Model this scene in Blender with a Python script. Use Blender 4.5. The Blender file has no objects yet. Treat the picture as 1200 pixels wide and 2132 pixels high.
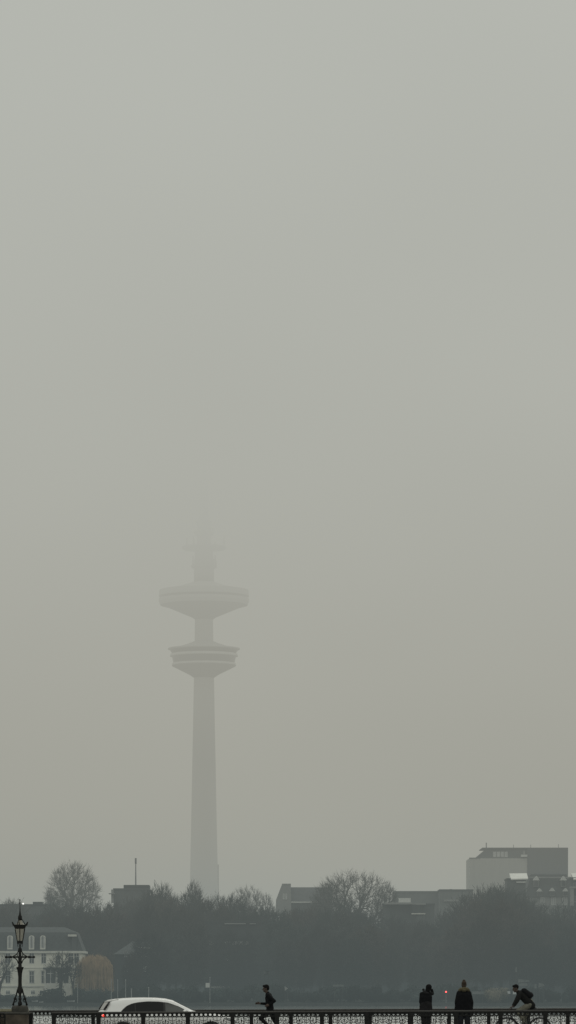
import bpy, bmesh, math, random
import numpy as np
from mathutils import Vector, Matrix

# ------------------------------------------------------------------ frame
F, YH, H = 7500.0, 2050.0, 4.6           # focal length (px of a 1200x2132 picture), horizon row, eye height (m)
DK = 2.85                                # pavement level of the bridge
def X(px, Y): return (px - 600.0) * Y / F
def Z(py, Y): return H + (YH - py) * Y / F
R = math.radians
scene = bpy.context.scene
col = scene.collection

# ------------------------------------------------------------------ materials
def mat(name, c, rough=.75, var=.18, scale=2.0, metal=0.0, bump=0.0, emit=None, estr=0.0, coat=0.0, stretch=None, spec=None):
    m = bpy.data.materials.new(name); m.use_nodes = True
    nt = m.node_tree; b = nt.nodes['Principled BSDF']
    tc = nt.nodes.new('ShaderNodeTexCoord')
    src = tc.outputs['Object']
    if stretch:
        mp = nt.nodes.new('ShaderNodeMapping'); mp.inputs['Scale'].default_value = stretch
        nt.links.new(src, mp.inputs['Vector']); src = mp.outputs['Vector']
    n = nt.nodes.new('ShaderNodeTexNoise'); n.inputs['Scale'].default_value = scale
    n.inputs['Detail'].default_value = 5; n.inputs['Roughness'].default_value = .6
    nt.links.new(src, n.inputs['Vector'])
    r = nt.nodes.new('ShaderNodeValToRGB')
    r.color_ramp.elements[0].position = .3; r.color_ramp.elements[1].position = .7
    r.color_ramp.elements[0].color = (*[max(0, v*(1-var)) for v in c], 1)
    r.color_ramp.elements[1].color = (*[min(1, v*(1+var)) for v in c], 1)
    nt.links.new(n.outputs['Fac'], r.inputs['Fac']); nt.links.new(r.outputs['Color'], b.inputs['Base Color'])
    b.inputs['Roughness'].default_value = rough; b.inputs['Metallic'].default_value = metal
    if spec is not None: b.inputs['Specular IOR Level'].default_value = spec
    if coat: b.inputs['Coat Weight'].default_value = coat; b.inputs['Coat Roughness'].default_value = .06
    if bump:
        bp = nt.nodes.new('ShaderNodeBump'); bp.inputs['Strength'].default_value = bump; bp.inputs['Distance'].default_value = .03
        nt.links.new(n.outputs['Fac'], bp.inputs['Height']); nt.links.new(bp.outputs['Normal'], b.inputs['Normal'])
    if emit:
        b.inputs['Emission Color'].default_value = (*emit, 1); b.inputs['Emission Strength'].default_value = estr
    return m

M = dict(
    iron=mat('black_iron', (.008, .0078, .007), .6, .35, 14, bump=.25, spec=.25),
    rail=mat('lit_handrail', (.055, .052, .048), .6, .3, 5, bump=.2, stretch=(.3, 3, 3)),  # light on the handrail put into a paler colour than the iron
    sandstone=mat('brown_sandstone', (.075, .06, .045), .9, .4, 3.5, bump=.6),
    capstone=mat('pale_capstone', (.36, .34, .24), .9, .3, 4, bump=.5),
    plinth=mat('plinth_stone', (.05, .048, .04), .85, .35, 6, bump=.5),
    asphalt=mat('asphalt', (.05, .05, .05), .9, .2, 8, bump=.3),
    paving=mat('paving', (.17, .165, .155), .9, .2, 4, bump=.3),
    kerb=mat('kerb_granite', (.26, .25, .24), .8, .2, 6),
    paint=mat('road_paint', (.75, .75, .72), .7, .15, 9),
    girder=mat('bridge_masonry', (.22, .2, .17), .9, .3, 1.2, bump=.5),
    carpaint=mat('white_car_paint', (.88, .88, .86), .22, .02, 3, coat=.6),
    carglass=mat('dark_car_glass', (.006, .007, .007), .06, .2, 2, spec=.25),
    carglass2=mat('pale_car_glass', (.07, .075, .07), .05, .4, 2, spec=.6),  # see-through and reflected light put into an opaque grey colour
    seal=mat('black_seal', (.012, .012, .012), .5, .2, 20),
    plastic=mat('black_plastic', (.02, .02, .02), .5, .2, 20),
    rubber=mat('tyre_rubber', (.018, .018, .018), .85, .2, 30),
    alloy=mat('alloy_rim', (.5, .5, .5), .35, .1, 10, metal=.9),
    tail=mat('lit_tail_lamp', (.6, .02, .015), .2, .1, 10, emit=(1, .03, .015), estr=2.6),
    headlamp=mat('headlamp_glass', (.32, .33, .33), .1, .35, 12),
    plate=mat('number_plate', (.75, .75, .72), .5, .03, 10),
    skin=mat('skin', (.075, .05, .038), .6, .1, 20),  # shade on the faces put into a darkened skin colour
    hair_d=mat('dark_hair', (.007, .006, .006), .8, .4, 60, bump=.3, stretch=(1, 1, .3), spec=.1),
    hair_b=mat('brown_hair', (.04, .028, .018), .6, .4, 60, bump=.3, stretch=(1, 1, .3), spec=.15),
    eye=mat('eye', (.05, .04, .03), .2, .1, 5),
    black_cloth=mat('black_cloth', (.007, .007, .008), .9, .3, 14, bump=.3, spec=.12),
    grey_cloth=mat('charcoal_cloth', (.018, .017, .018), .9, .35, 10, bump=.3, spec=.12),
    olive_cloth=mat('dark_olive_cloth', (.013, .013, .012), .9, .35, 9, bump=.4, spec=.12),
    khaki_cloth=mat('pale_khaki_cloth', (.17, .165, .13), .9, .2, 9, bump=.3),
    jeans=mat('dark_denim', (.02, .022, .028), .9, .3, 14, bump=.2, spec=.12),
    fur=mat('tan_fur', (.1, .085, .045), .95, .45, 60, bump=.6),
    shoe=mat('shoe_leather', (.025, .024, .024), .6, .3, 20),
    sole=mat('pale_sole', (.4, .4, .38), .7, .1, 20),
    nylon=mat('black_nylon', (.008, .008, .009), .8, .3, 16, bump=.3, spec=.12),
    bikeframe=mat('dark_bike_frame', (.02, .022, .026), .35, .1, 8, coat=.4),
    chrome=mat('bike_metal', (.35, .35, .35), .3, .1, 8, metal=.8),
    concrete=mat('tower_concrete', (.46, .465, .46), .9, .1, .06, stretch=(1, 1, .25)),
    concrete_d=mat('shaded_underside', (.20, .21, .20), .9, .12, .08),  # shade under the platforms put into a darker concrete colour
    towerglass=mat('tower_glazing', (.02, .026, .026), .35, .2, .3),
    towerrim=mat('tower_rim', (.55, .56, .54), .85, .08, .2),
    steel=mat('mast_steel', (.2, .2, .205), .6, .2, .5),
    bark=mat('winter_bark', (.04, .04, .038), .95, .35, 1.5),
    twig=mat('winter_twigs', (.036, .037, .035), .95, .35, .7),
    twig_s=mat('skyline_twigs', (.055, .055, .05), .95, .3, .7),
    twig_w=mat('reddish_twigs', (.044, .038, .033), .95, .35, .7),
    twig_g=mat('grey_green_twigs', (.028, .036, .034), .95, .3, .7),
    willow=mat('willow_strands', (.40, .29, .18), .95, .3, .8),
    scrub=mat('pale_scrub', (.17, .15, .105), .95, .35, 1.2),
    leafdark=mat('evergreen_leaves', (.020, .027, .025), .9, .4, 1.0),
    villa=mat('cream_stucco', (.80, .79, .69), .9, .1, .6, bump=.1),
    villatrim=mat('stucco_trim', (.62, .62, .56), .9, .1, 1.0),
    slate=mat('slate_roof', (.045, .052, .052), .8, .25, 1.5),
    winframe=mat('pale_window_frame', (.58, .59, .56), .7, .1, 3),
    pane=mat('window_glass', (.035, .04, .042), .15, .4, 1.5),
    pane_l=mat('sky_lit_glass', (.42, .43, .42), .2, .2, 1.0),  # sky reflection put into a pale pane colour
    wall_g=mat('grey_render', (.075, .082, .082), .9, .2, .4),
    wall_d=mat('dark_brick', (.022, .026, .027), .9, .25, .5),
    wall_m=mat('mid_grey_wall', (.26, .265, .255), .9, .15, .3),
    wall_l=mat('pale_panels', (.40, .395, .365), .85, .05, .16, stretch=(3.5, 3.5, .35)),
    wall_h=mat('hazy_grey_wall', (.13, .14, .138), .9, .18, .3),
    clad_d=mat('dark_cladding', (.04, .05, .055), .8, .12, .15, stretch=(2.5, 2.5, .3)),
    roof_w=mat('white_roof_sheet', (.78, .78, .72), .6, .06, .4),
    roof_g=mat('grey_roof', (.06, .066, .068), .85, .2, .5),
    whitewood=mat('white_boards', (.55, .56, .54), .7, .15, 2.5),
    board_grey=mat('weathered_boards', (.12, .13, .125), .9, .35, 1.2),
    polewhite=mat('pale_pole', (.30, .31, .30), .6, .2, 1.5),
    lampglow=mat('lit_white_lamp', (.8, .8, .75), .5, .02, 1, emit=(1, .98, .9), estr=2.6),
    redglow=mat('lit_red_lamp', (.8, .05, .04), .5, .02, 1, emit=(1, .05, .045), estr=7),
    ground=mat('shore_ground', (.02, .024, .021), .95, .35, .3, spec=.05),
    quay=mat('quay_stone', (.035, .038, .037), .9, .3, .8),
    boathull=mat('white_hull', (.5, .52, .52), .5, .12, 2),
)
def glass_pane():
    m = bpy.data.materials.new('lantern_glass'); m.use_nodes = True
    nt = m.node_tree; out = nt.nodes['Material Output']; b = nt.nodes['Principled BSDF']
    b.inputs['Base Color'].default_value = (.42, .39, .32, 1); b.inputs['Roughness'].default_value = .35
    tr = nt.nodes.new('ShaderNodeBsdfTransparent'); mx = nt.nodes.new('ShaderNodeMixShader')
    n = nt.nodes.new('ShaderNodeTexNoise'); n.inputs['Scale'].default_value = 9
    mr = nt.nodes.new('ShaderNodeMapRange'); mr.inputs['To Min'].default_value = .48; mr.inputs['To Max'].default_value = .66
    nt.links.new(n.outputs['Fac'], mr.inputs['Value']); nt.links.new(mr.outputs['Result'], mx.inputs['Fac'])
    nt.links.new(tr.outputs[0], mx.inputs[1]); nt.links.new(b.outputs[0], mx.inputs[2]); nt.links.new(mx.outputs[0], out.inputs['Surface'])
    return m
M['lantern'] = glass_pane()

def water_mat():
    m = bpy.data.materials.new('lake_water'); m.use_nodes = True
    nt = m.node_tree; b = nt.nodes['Principled BSDF']
    b.inputs['Base Color'].default_value = (.03, .038, .036, 1); b.inputs['IOR'].default_value = 1.5
    g = nt.nodes.new('ShaderNodeNewGeometry'); sp = nt.nodes.new('ShaderNodeSeparateXYZ')
    nt.links.new(g.outputs['Position'], sp.inputs[0])
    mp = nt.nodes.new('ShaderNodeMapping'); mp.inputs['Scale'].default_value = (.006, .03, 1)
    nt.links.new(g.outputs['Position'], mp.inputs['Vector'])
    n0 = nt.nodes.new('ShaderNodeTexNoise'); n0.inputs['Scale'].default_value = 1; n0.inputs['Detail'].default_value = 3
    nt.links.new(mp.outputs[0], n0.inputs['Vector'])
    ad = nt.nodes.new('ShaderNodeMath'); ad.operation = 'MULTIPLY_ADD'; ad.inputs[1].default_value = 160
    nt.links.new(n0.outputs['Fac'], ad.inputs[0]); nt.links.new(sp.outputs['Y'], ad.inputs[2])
    mr = nt.nodes.new('ShaderNodeMapRange'); mr.inputs['From Min'].default_value = 590; mr.inputs['From Max'].default_value = 640
    mr.inputs['To Min'].default_value = .30; mr.inputs['To Max'].default_value = .13      # wind-ruffled water near the bridge, sheltered by the far bank
    nt.links.new(ad.outputs[0], mr.inputs['Value']); nt.links.new(mr.outputs[0], b.inputs['Roughness'])
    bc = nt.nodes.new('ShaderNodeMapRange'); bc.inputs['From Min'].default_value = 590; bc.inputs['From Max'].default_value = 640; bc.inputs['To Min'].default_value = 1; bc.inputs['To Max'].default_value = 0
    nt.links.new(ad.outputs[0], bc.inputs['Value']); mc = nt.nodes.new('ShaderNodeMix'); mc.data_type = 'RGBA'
    mc.inputs[6].default_value = (.03, .038, .036, 1); mc.inputs[7].default_value = (.46, .47, .45, 1)          # sky brightness painted into the water colour nearer the bridge
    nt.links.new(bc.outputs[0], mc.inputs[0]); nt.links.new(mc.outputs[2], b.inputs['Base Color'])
    n1 = nt.nodes.new('ShaderNodeTexNoise'); n1.inputs['Scale'].default_value = .9; n1.inputs['Detail'].default_value = 4
    nt.links.new(g.outputs['Position'], n1.inputs['Vector'])
    bp = nt.nodes.new('ShaderNodeBump'); bp.inputs['Strength'].default_value = .12; bp.inputs['Distance'].default_value = .06
    nt.links.new(n1.outputs['Fac'], bp.inputs['Height']); nt.links.new(bp.outputs[0], b.inputs['Normal'])
    return m
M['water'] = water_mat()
for k in ('twig', 'twig_s', 'twig_w', 'twig_g', 'leafdark'):
    nt = M[k].node_tree; b_ = nt.nodes['Principled BSDF']; src = b_.inputs['Base Color'].links[0].from_socket
    oi = nt.nodes.new('ShaderNodeObjectInfo'); mr = nt.nodes.new('ShaderNodeMapRange'); mr.inputs['To Min'].default_value = .55; mr.inputs['To Max'].default_value = 1.75
    nt.links.new(oi.outputs['Random'], mr.inputs['Value']); mm = nt.nodes.new('ShaderNodeVectorMath'); mm.operation = 'SCALE'
    nt.links.new(src, mm.inputs[0]); nt.links.new(mr.outputs[0], mm.inputs['Scale']); nt.links.new(mm.outputs[0], b_.inputs['Base Color'])
    b_.inputs['Specular IOR Level'].default_value = .1

# ------------------------------------------------------------------ mesh helpers
class MB:
    def __init__(s): s.v = []; s.f = []
    def add(s, vs, fs):
        o = len(s.v); s.v += [tuple(v) for v in vs]; s.f += [tuple(i+o for i in f) for f in fs]; return s
    def box(s, x0, x1, y0, y1, z0, z1):
        return s.add([(x0,y0,z0),(x1,y0,z0),(x1,y1,z0),(x0,y1,z0),(x0,y0,z1),(x1,y0,z1),(x1,y1,z1),(x0,y1,z1)],
                     [(3,2,1,0),(4,5,6,7),(0,1,5,4),(1,2,6,5),(2,3,7,6),(3,0,4,7)])
    def prism(s, poly, y0, y1):            # polygon in x-z pushed along y (counter-clockwise seen from -y)
        n = len(poly)
        return s.add([(x,y0,z) for x,z in poly] + [(x,y1,z) for x,z in poly],
                     [tuple(range(n)), tuple(range(2*n-1, n-1, -1))] + [((i+1)%n, i, n+i, n+(i+1)%n) for i in range(n)])
    def sections(s, rings, caps=True, closed=True):
        n = len(rings[0]); vs = [p for r in rings for p in r]; fs = []
        for k in range(len(rings)-1):
            for i in range(n if closed else n-1):
                j = (i+1) % n
                fs.append((k*n+i, k*n+j, (k+1)*n+j, (k+1)*n+i))
        if caps: fs += [tuple(range(n-1, -1, -1)), tuple((len(rings)-1)*n+i for i in range(n))]
        return s.add(vs, fs)
    def tube(s, pts, rad, n=8, caps=True):
        pts = [Vector(p) for p in pts]
        if not hasattr(rad, '__len__'): rad = [rad]*len(pts)
        rings = []; a = None
        for i, p in enumerate(pts):
            d = (pts[min(i+1, len(pts)-1)] - pts[max(i-1, 0)])
            d = d.normalized() if d.length > 1e-9 else Vector((0,0,1))
            if a is None:
                ref = Vector((0,0,1)) if abs(d.z) < .9 else Vector((1,0,0)); a = d.cross(ref).normalized()
            else:
                a = a - d*a.dot(d)
                a = a.normalized() if a.length > 1e-6 else d.orthogonal().normalized()
            b = d.cross(a)
            rings.append([p + (a*math.cos(2*math.pi*k/n) + b*math.sin(2*math.pi*k/n))*rad[i] for k in range(n)])
        return s.sections(rings, caps)
    def lathe(s, prof, n=24, c=(0,0,0), caps=True, a0=0):
        return s.sections([[(c[0]+r*math.cos(a0+2*math.pi*k/n), c[1]+r*math.sin(a0+2*math.pi*k/n), c[2]+z) for k in range(n)] for r, z in prof], caps)
    def capsule(s, p0, p1, r0, r1, n=14):
        p0, p1 = Vector(p0), Vector(p1); d = p1-p0; L = d.length or 1e-6; d = d/L
        pts = []; rs = []
        for k in range(5):
            t = math.pi/2*(k/5); pts.append(p0 - d*r0*math.cos(t)); rs.append(max(r0*math.sin(t), r0*.05))
        pts += [p0, p0 + d*L*.5, p1]; rs += [r0, (r0+r1)/2, r1]
        for k in range(4, -1, -1):
            t = math.pi/2*(k/5); pts.append(p1 + d*r1*math.cos(t)); rs.append(max(r1*math.sin(t), r1*.05))
        return s.tube(pts, rs, n)
    def ell(s, c, r, rot=None, n=16, m=10):
        c = Vector(c); rot = rot or Matrix.Identity(3); rings = []
        for i in range(m+1):
            t = -math.pi/2 + math.pi*i/m; ct = max(math.cos(t), .03)
            rings.append([c + rot @ Vector((r[0]*ct*math.cos(2*math.pi*k/n), r[1]*ct*math.sin(2*math.pi*k/n), r[2]*math.sin(t))) for k in range(n)])
        return s.sections(rings)
    def mesh(s, name, m, smooth=False):
        me = bpy.data.meshes.new(name); me.from_pydata(s.v, [], s.f); me.materials.append(m)
        if smooth: me.polygons.foreach_set('use_smooth', [True]*len(me.polygons))
        me.update(); return me
    def build(s, name, m, parent=None, smooth=False, fix=True):
        me = s.mesh(name, m, smooth)
        if fix:
            bm = bmesh.new(); bm.from_mesh(me); bmesh.ops.recalc_face_normals(bm, faces=bm.faces); bm.to_mesh(me); bm.free()
        return link(name, me, parent)

def link(name, me, parent=None, loc=None):
    o = bpy.data.objects.new(name, me); col.objects.link(o)
    if parent: o.parent = parent
    if loc: o.location = loc
    return o
def tag(o, label=None, cat=None, group=None, kind=None):
    for k, v in (('label', label), ('category', cat), ('group', group), ('kind', kind)):
        if v: o[k] = v
    return o
def thing(name, label, cat, loc=(0,0,0), rz=0, group=None):
    o = bpy.data.objects.new(name, None); col.objects.link(o); o.empty_display_size = .3
    o.location = loc; o.rotation_euler = (0, 0, rz)
    return tag(o, label, cat, group)
def copy_tree(o, parent=None):
    c = o.copy(); col.objects.link(c); c.parent = parent
    for ch in list(o.children): copy_tree(ch, c)
    return c
def remesh(mb, name, m, parent, voxel=.01, smooth=4, dec=.35):
    me = mb.mesh(name, m); o = bpy.data.objects.new('tmp', me); col.objects.link(o)
    md = o.modifiers.new('r', 'REMESH'); md.mode = 'VOXEL'; md.voxel_size = voxel
    if smooth:
        sm = o.modifiers.new('s', 'SMOOTH'); sm.factor = .5; sm.iterations = smooth
    if dec < 1:
        dc = o.modifiers.new('d', 'DECIMATE'); dc.ratio = dec
    dg = bpy.context.evaluated_depsgraph_get()
    me2 = bpy.data.meshes.new_from_object(o.evaluated_get(dg)); me2.name = name
    bpy.data.objects.remove(o); bpy.data.meshes.remove(me)
    me2.materials.clear(); me2.materials.append(m)
    me2.polygons.foreach_set('use_smooth', [True]*len(me2.polygons))
    return link(name, me2, parent)

# ------------------------------------------------------------------ world, sun, fog
SUN_EL, SUN_AZ = R(52), R(20)
w = bpy.data.worlds.new('World'); scene.world = w; w.use_nodes = True
nt = w.node_tree; bg = nt.nodes['Background']
sky = nt.nodes.new('ShaderNodeTexSky'); sky.sky_type = 'NISHITA'; sky.sun_disc = False
sky.sun_elevation = SUN_EL; sky.sun_rotation = SUN_AZ; sky.dust_density = 4; sky.air_density = 1.0; sky.ozone_density = 1
hs = nt.nodes.new('ShaderNodeHueSaturation'); hs.inputs['Saturation'].default_value = .25
nt.links.new(sky.outputs[0], hs.inputs['Color']); nt.links.new(hs.outputs[0], bg.inputs['Color'])
bg.inputs['Strength'].default_value = .15
sun = bpy.data.lights.new('sun', 'SUN'); sun.energy = 1.5; sun.angle = R(20); sun.color = (1, .97, .92)
so = bpy.data.objects.new('sun', sun); col.objects.link(so)
# sun_rotation runs clockwise from +Y
sd = Vector((math.sin(SUN_AZ)*math.cos(SUN_EL), math.cos(SUN_AZ)*math.cos(SUN_EL), math.sin(SUN_EL)))
so.rotation_euler = (-sd).to_track_quat('-Z', 'Y').to_euler()

FOG_TOP = 330.0
fm = bpy.data.materials.new('fog'); fm.use_nodes = True
nt = fm.node_tree
for n in list(nt.nodes):
    if n.type == 'BSDF_PRINCIPLED': nt.nodes.remove(n)
out = nt.nodes['Material Output']
g = nt.nodes.new('ShaderNodeNewGeometry'); sp = nt.nodes.new('ShaderNodeSeparateXYZ'); nt.links.new(g.outputs['Position'], sp.inputs[0])
nz = nt.nodes.new('ShaderNodeMath'); nz.operation = 'DIVIDE'; nz.inputs[1].default_value = FOG_TOP
nt.links.new(sp.outputs['Z'], nz.inputs[0])
dr = nt.nodes.new('ShaderNodeValToRGB')         # density by height, full = .006 per metre
DENS = .014
while len(dr.color_ramp.elements) < 6: dr.color_ramp.elements.new(.5)
for e, (z, d) in zip(dr.color_ramp.elements, [(0, .00050), (105, .00050), (150, .0019), (186, .0062), (209, .014), (330, .014)]):
    e.position = z/FOG_TOP; e.color = (d/DENS, d/DENS, d/DENS, 1)
nt.links.new(nz.outputs[0], dr.inputs['Fac'])
dm = nt.nodes.new('ShaderNodeMath'); dm.operation = 'MULTIPLY'; dm.inputs[1].default_value = DENS
my = nt.nodes.new('ShaderNodeMapRange'); my.interpolation_type = 'SMOOTHSTEP'      # the mist thickens out over the lake
my.inputs['From Min'].default_value = 120; my.inputs['From Max'].default_value = 480; my.inputs['To Min'].default_value = .10; my.inputs['To Max'].default_value = 1.0
nt.links.new(sp.outputs['Y'], my.inputs['Value'])
hz_ = nt.nodes.new('ShaderNodeMapRange'); hz_.inputs['From Min'].default_value = 40; hz_.inputs['From Max'].default_value = 110
nt.links.new(sp.outputs['Z'], hz_.inputs['Value'])
mx_ = nt.nodes.new('ShaderNodeMath'); mx_.operation = 'MAXIMUM'; nt.links.new(my.outputs[0], mx_.inputs[0]); nt.links.new(hz_.outputs[0], mx_.inputs[1])
fy = nt.nodes.new('ShaderNodeMapRange'); fy.inputs['From Min'].default_value = 800; fy.inputs['From Max'].default_value = 1300; fy.inputs['To Min'].default_value = 1; fy.inputs['To Max'].default_value = 3.3
nt.links.new(sp.outputs['Y'], fy.inputs['Value'])
fz = nt.nodes.new('ShaderNodeMapRange'); fz.inputs['From Min'].default_value = 90; fz.inputs['From Max'].default_value = 150
fz.inputs['To Min'].default_value = 1; fz.inputs['To Max'].default_value = 0; nt.links.new(sp.outputs['Z'], fz.inputs['Value'])
f1 = nt.nodes.new('ShaderNodeMath'); f1.operation = 'SUBTRACT'; f1.inputs[1].default_value = 1; nt.links.new(fy.outputs[0], f1.inputs[0])
f2 = nt.nodes.new('ShaderNodeMath'); f2.operation = 'MULTIPLY_ADD'; f2.inputs[2].default_value = 1; nt.links.new(f1.outputs[0], f2.inputs[0]); nt.links.new(fz.outputs[0], f2.inputs[1])
dy_ = nt.nodes.new('ShaderNodeMath'); dy_.operation = 'MULTIPLY'; nt.links.new(dr.outputs['Color'], dy_.inputs[0]); nt.links.new(f2.outputs[0], dy_.inputs[1])
dk = nt.nodes.new('ShaderNodeMath'); dk.operation = 'MULTIPLY'; nt.links.new(dy_.outputs[0], dk.inputs[0]); nt.links.new(mx_.outputs[0], dk.inputs[1])
nt.links.new(dk.outputs[0], dm.inputs[0])
cr = nt.nodes.new('ShaderNodeValToRGB')         # emissive airlight by height: cool below, brighter in cloud, top raised as overhead light
while len(cr.color_ramp.elements) < 6: cr.color_ramp.elements.new(.5)
for e, (z, c) in zip(cr.color_ramp.elements, [(0, (.258, .318, .316)), (48, (.352, .347, .300)), (140, (.384, .381, .335)), (185, (.455, .468, .430)), (230, (.59, .625, .588)), (330, (1.5, 1.5, 1.38))]):
    e.position = z/FOG_TOP; e.color = (*c, 1)
nt.links.new(nz.outputs[0], cr.inputs['Fac'])
ab = nt.nodes.new('ShaderNodeVolumeAbsorption'); ab.inputs['Color'].default_value = (0, 0, 0, 1)
em = nt.nodes.new('ShaderNodeEmission'); av = nt.nodes.new('ShaderNodeAddShader')
nt.links.new(dm.outputs[0], ab.inputs['Density']); nt.links.new(cr.outputs['Color'], em.inputs['Color']); nt.links.new(dm.outputs[0], em.inputs['Strength'])
cn = nt.nodes.new('ShaderNodeTexNoise'); cn.inputs['Scale'].default_value = .0045; cn.inputs['Detail'].default_value = 2     # faint mottling of the cloud
nt.links.new(g.outputs['Position'], cn.inputs['Vector'])
cm_ = nt.nodes.new('ShaderNodeMapRange'); cm_.inputs['From Min'].default_value = .3; cm_.inputs['From Max'].default_value = .7; cm_.inputs['To Min'].default_value = .89; cm_.inputs['To Max'].default_value = 1.11
nt.links.new(cn.outputs['Fac'], cm_.inputs['Value']); ce = nt.nodes.new('ShaderNodeMath'); ce.operation = 'MULTIPLY'
nt.links.new(dm.outputs[0], ce.inputs[0]); nt.links.new(cm_.outputs[0], ce.inputs[1]); nt.links.new(ce.outputs[0], em.inputs['Strength'])
nt.links.new(ab.outputs[0], av.inputs[0]); nt.links.new(em.outputs[0], av.inputs[1]); nt.links.new(av.outputs[0], out.inputs['Volume'])
tag(MB().box(-4000, 4000, -2500, 7000, -3, FOG_TOP).build('fog', fm), kind='stuff')

# ------------------------------------------------------------------ setting
YW = 775.0                                          # far waterline
def sheet(name, x0, x1, y0, y1, z, m, nx=1, ny=1):
    vs = []; fs = []
    for j in range(ny+1):
        for i in range(nx+1): vs.append((x0+(x1-x0)*i/nx, y0+(y1-y0)*j/ny, z))
    for j in range(ny):
        for i in range(nx):
            a = j*(nx+1)+i; fs.append((a, a+1, a+nx+2, a+nx+1))
    return tag(MB().add(vs, fs).build(name, m, fix=False), kind='structure')
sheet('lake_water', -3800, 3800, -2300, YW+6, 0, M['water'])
# far bank: quay, then ground gently rising to the horizon
mb = MB(); rows = [(YW, -1.5), (YW, .55), (YW+1.2, .6), (YW+10, 1.0), (YW+130, 2.2), (1200, 6), (1700, 10), (6900, 16)]
mb.sections([[(x, y, z) for x in (-3800, -600, -100, 0, 100, 600, 3800)] for y, z in rows], caps=False, closed=False)
tag(mb.build('far_bank_ground', M['ground'], fix=False), kind='structure')
tag(MB().box(-3800, 3800, YW-.35, YW-.01, -1.5, .62).build('quay_edge', M['quay']), kind='structure')

def GZ(Y):                                          # ground height on the far side
    for (a, za), (b, zb) in zip(rows[1:], rows[2:]):
        if a <= Y <= b: return za + (zb-za)*(Y-a)/max(b-a, 1e-6)
    return 1.0

BX0, BX1 = -45, 45
Y0, YK1, YK2, Y1 = 109.7, 113.7, 121.6, 124.6
tag(MB().box(BX0, BX1, Y0-.1, YK1, DK-.55, DK).build('near_pavement', M['paving']), kind='structure')
tag(MB().box(BX0, BX1, YK1, YK1+.18, DK-.55, DK+.004).build('near_kerb', M['kerb']), kind='structure')
tag(MB().box(BX0, BX1, YK1+.18, YK2-.18, DK-.55, DK-.12).build('bridge_road', M['asphalt']), kind='structure')
tag(MB().box(BX0, BX1, YK2-.18, YK2, DK-.55, DK+.004).build('far_kerb', M['kerb']), kind='structure')
tag(MB().box(BX0, BX1, YK2, Y1+.1, DK-.55, DK).build('far_pavement', M['paving']), kind='structure')
mb = MB()
for k in range(-10, 11): mb.box(k*4.2-.9, k*4.2+.9, 117.55, 117.67, DK-.119, DK-.116)
tag(mb.build('road_markings', M['paint']), kind='structure')
mb = MB()                                           # masonry arches under the deck
for yy in (Y0, Y1-.9):
    for k in range(-3, 4):
        c = k*13.0; top = [(c-6.5, 2.29), (c+6.5, 2.29)]
        arc = [(c+5.4*math.cos(a), .1+1.75*math.sin(a)) for a in np.linspace(0, math.pi, 13)]
        poly_l = [(c-6.5, -1.5), (c-5.4, -1.5)] + arc[::-1][:7] + [(c, 2.29), (c-6.5, 2.29)]
        poly_r = [(c, 2.29)] + arc[::-1][6:] + [(c+5.4, -1.5), (c+6.5, -1.5), (c+6.5, 2.29)]
        mb.prism(poly_l, yy, yy+.9); mb.prism(poly_r, yy, yy+.9)
tag(mb.build('bridge_arches', M['girder']), kind='structure')

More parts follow.
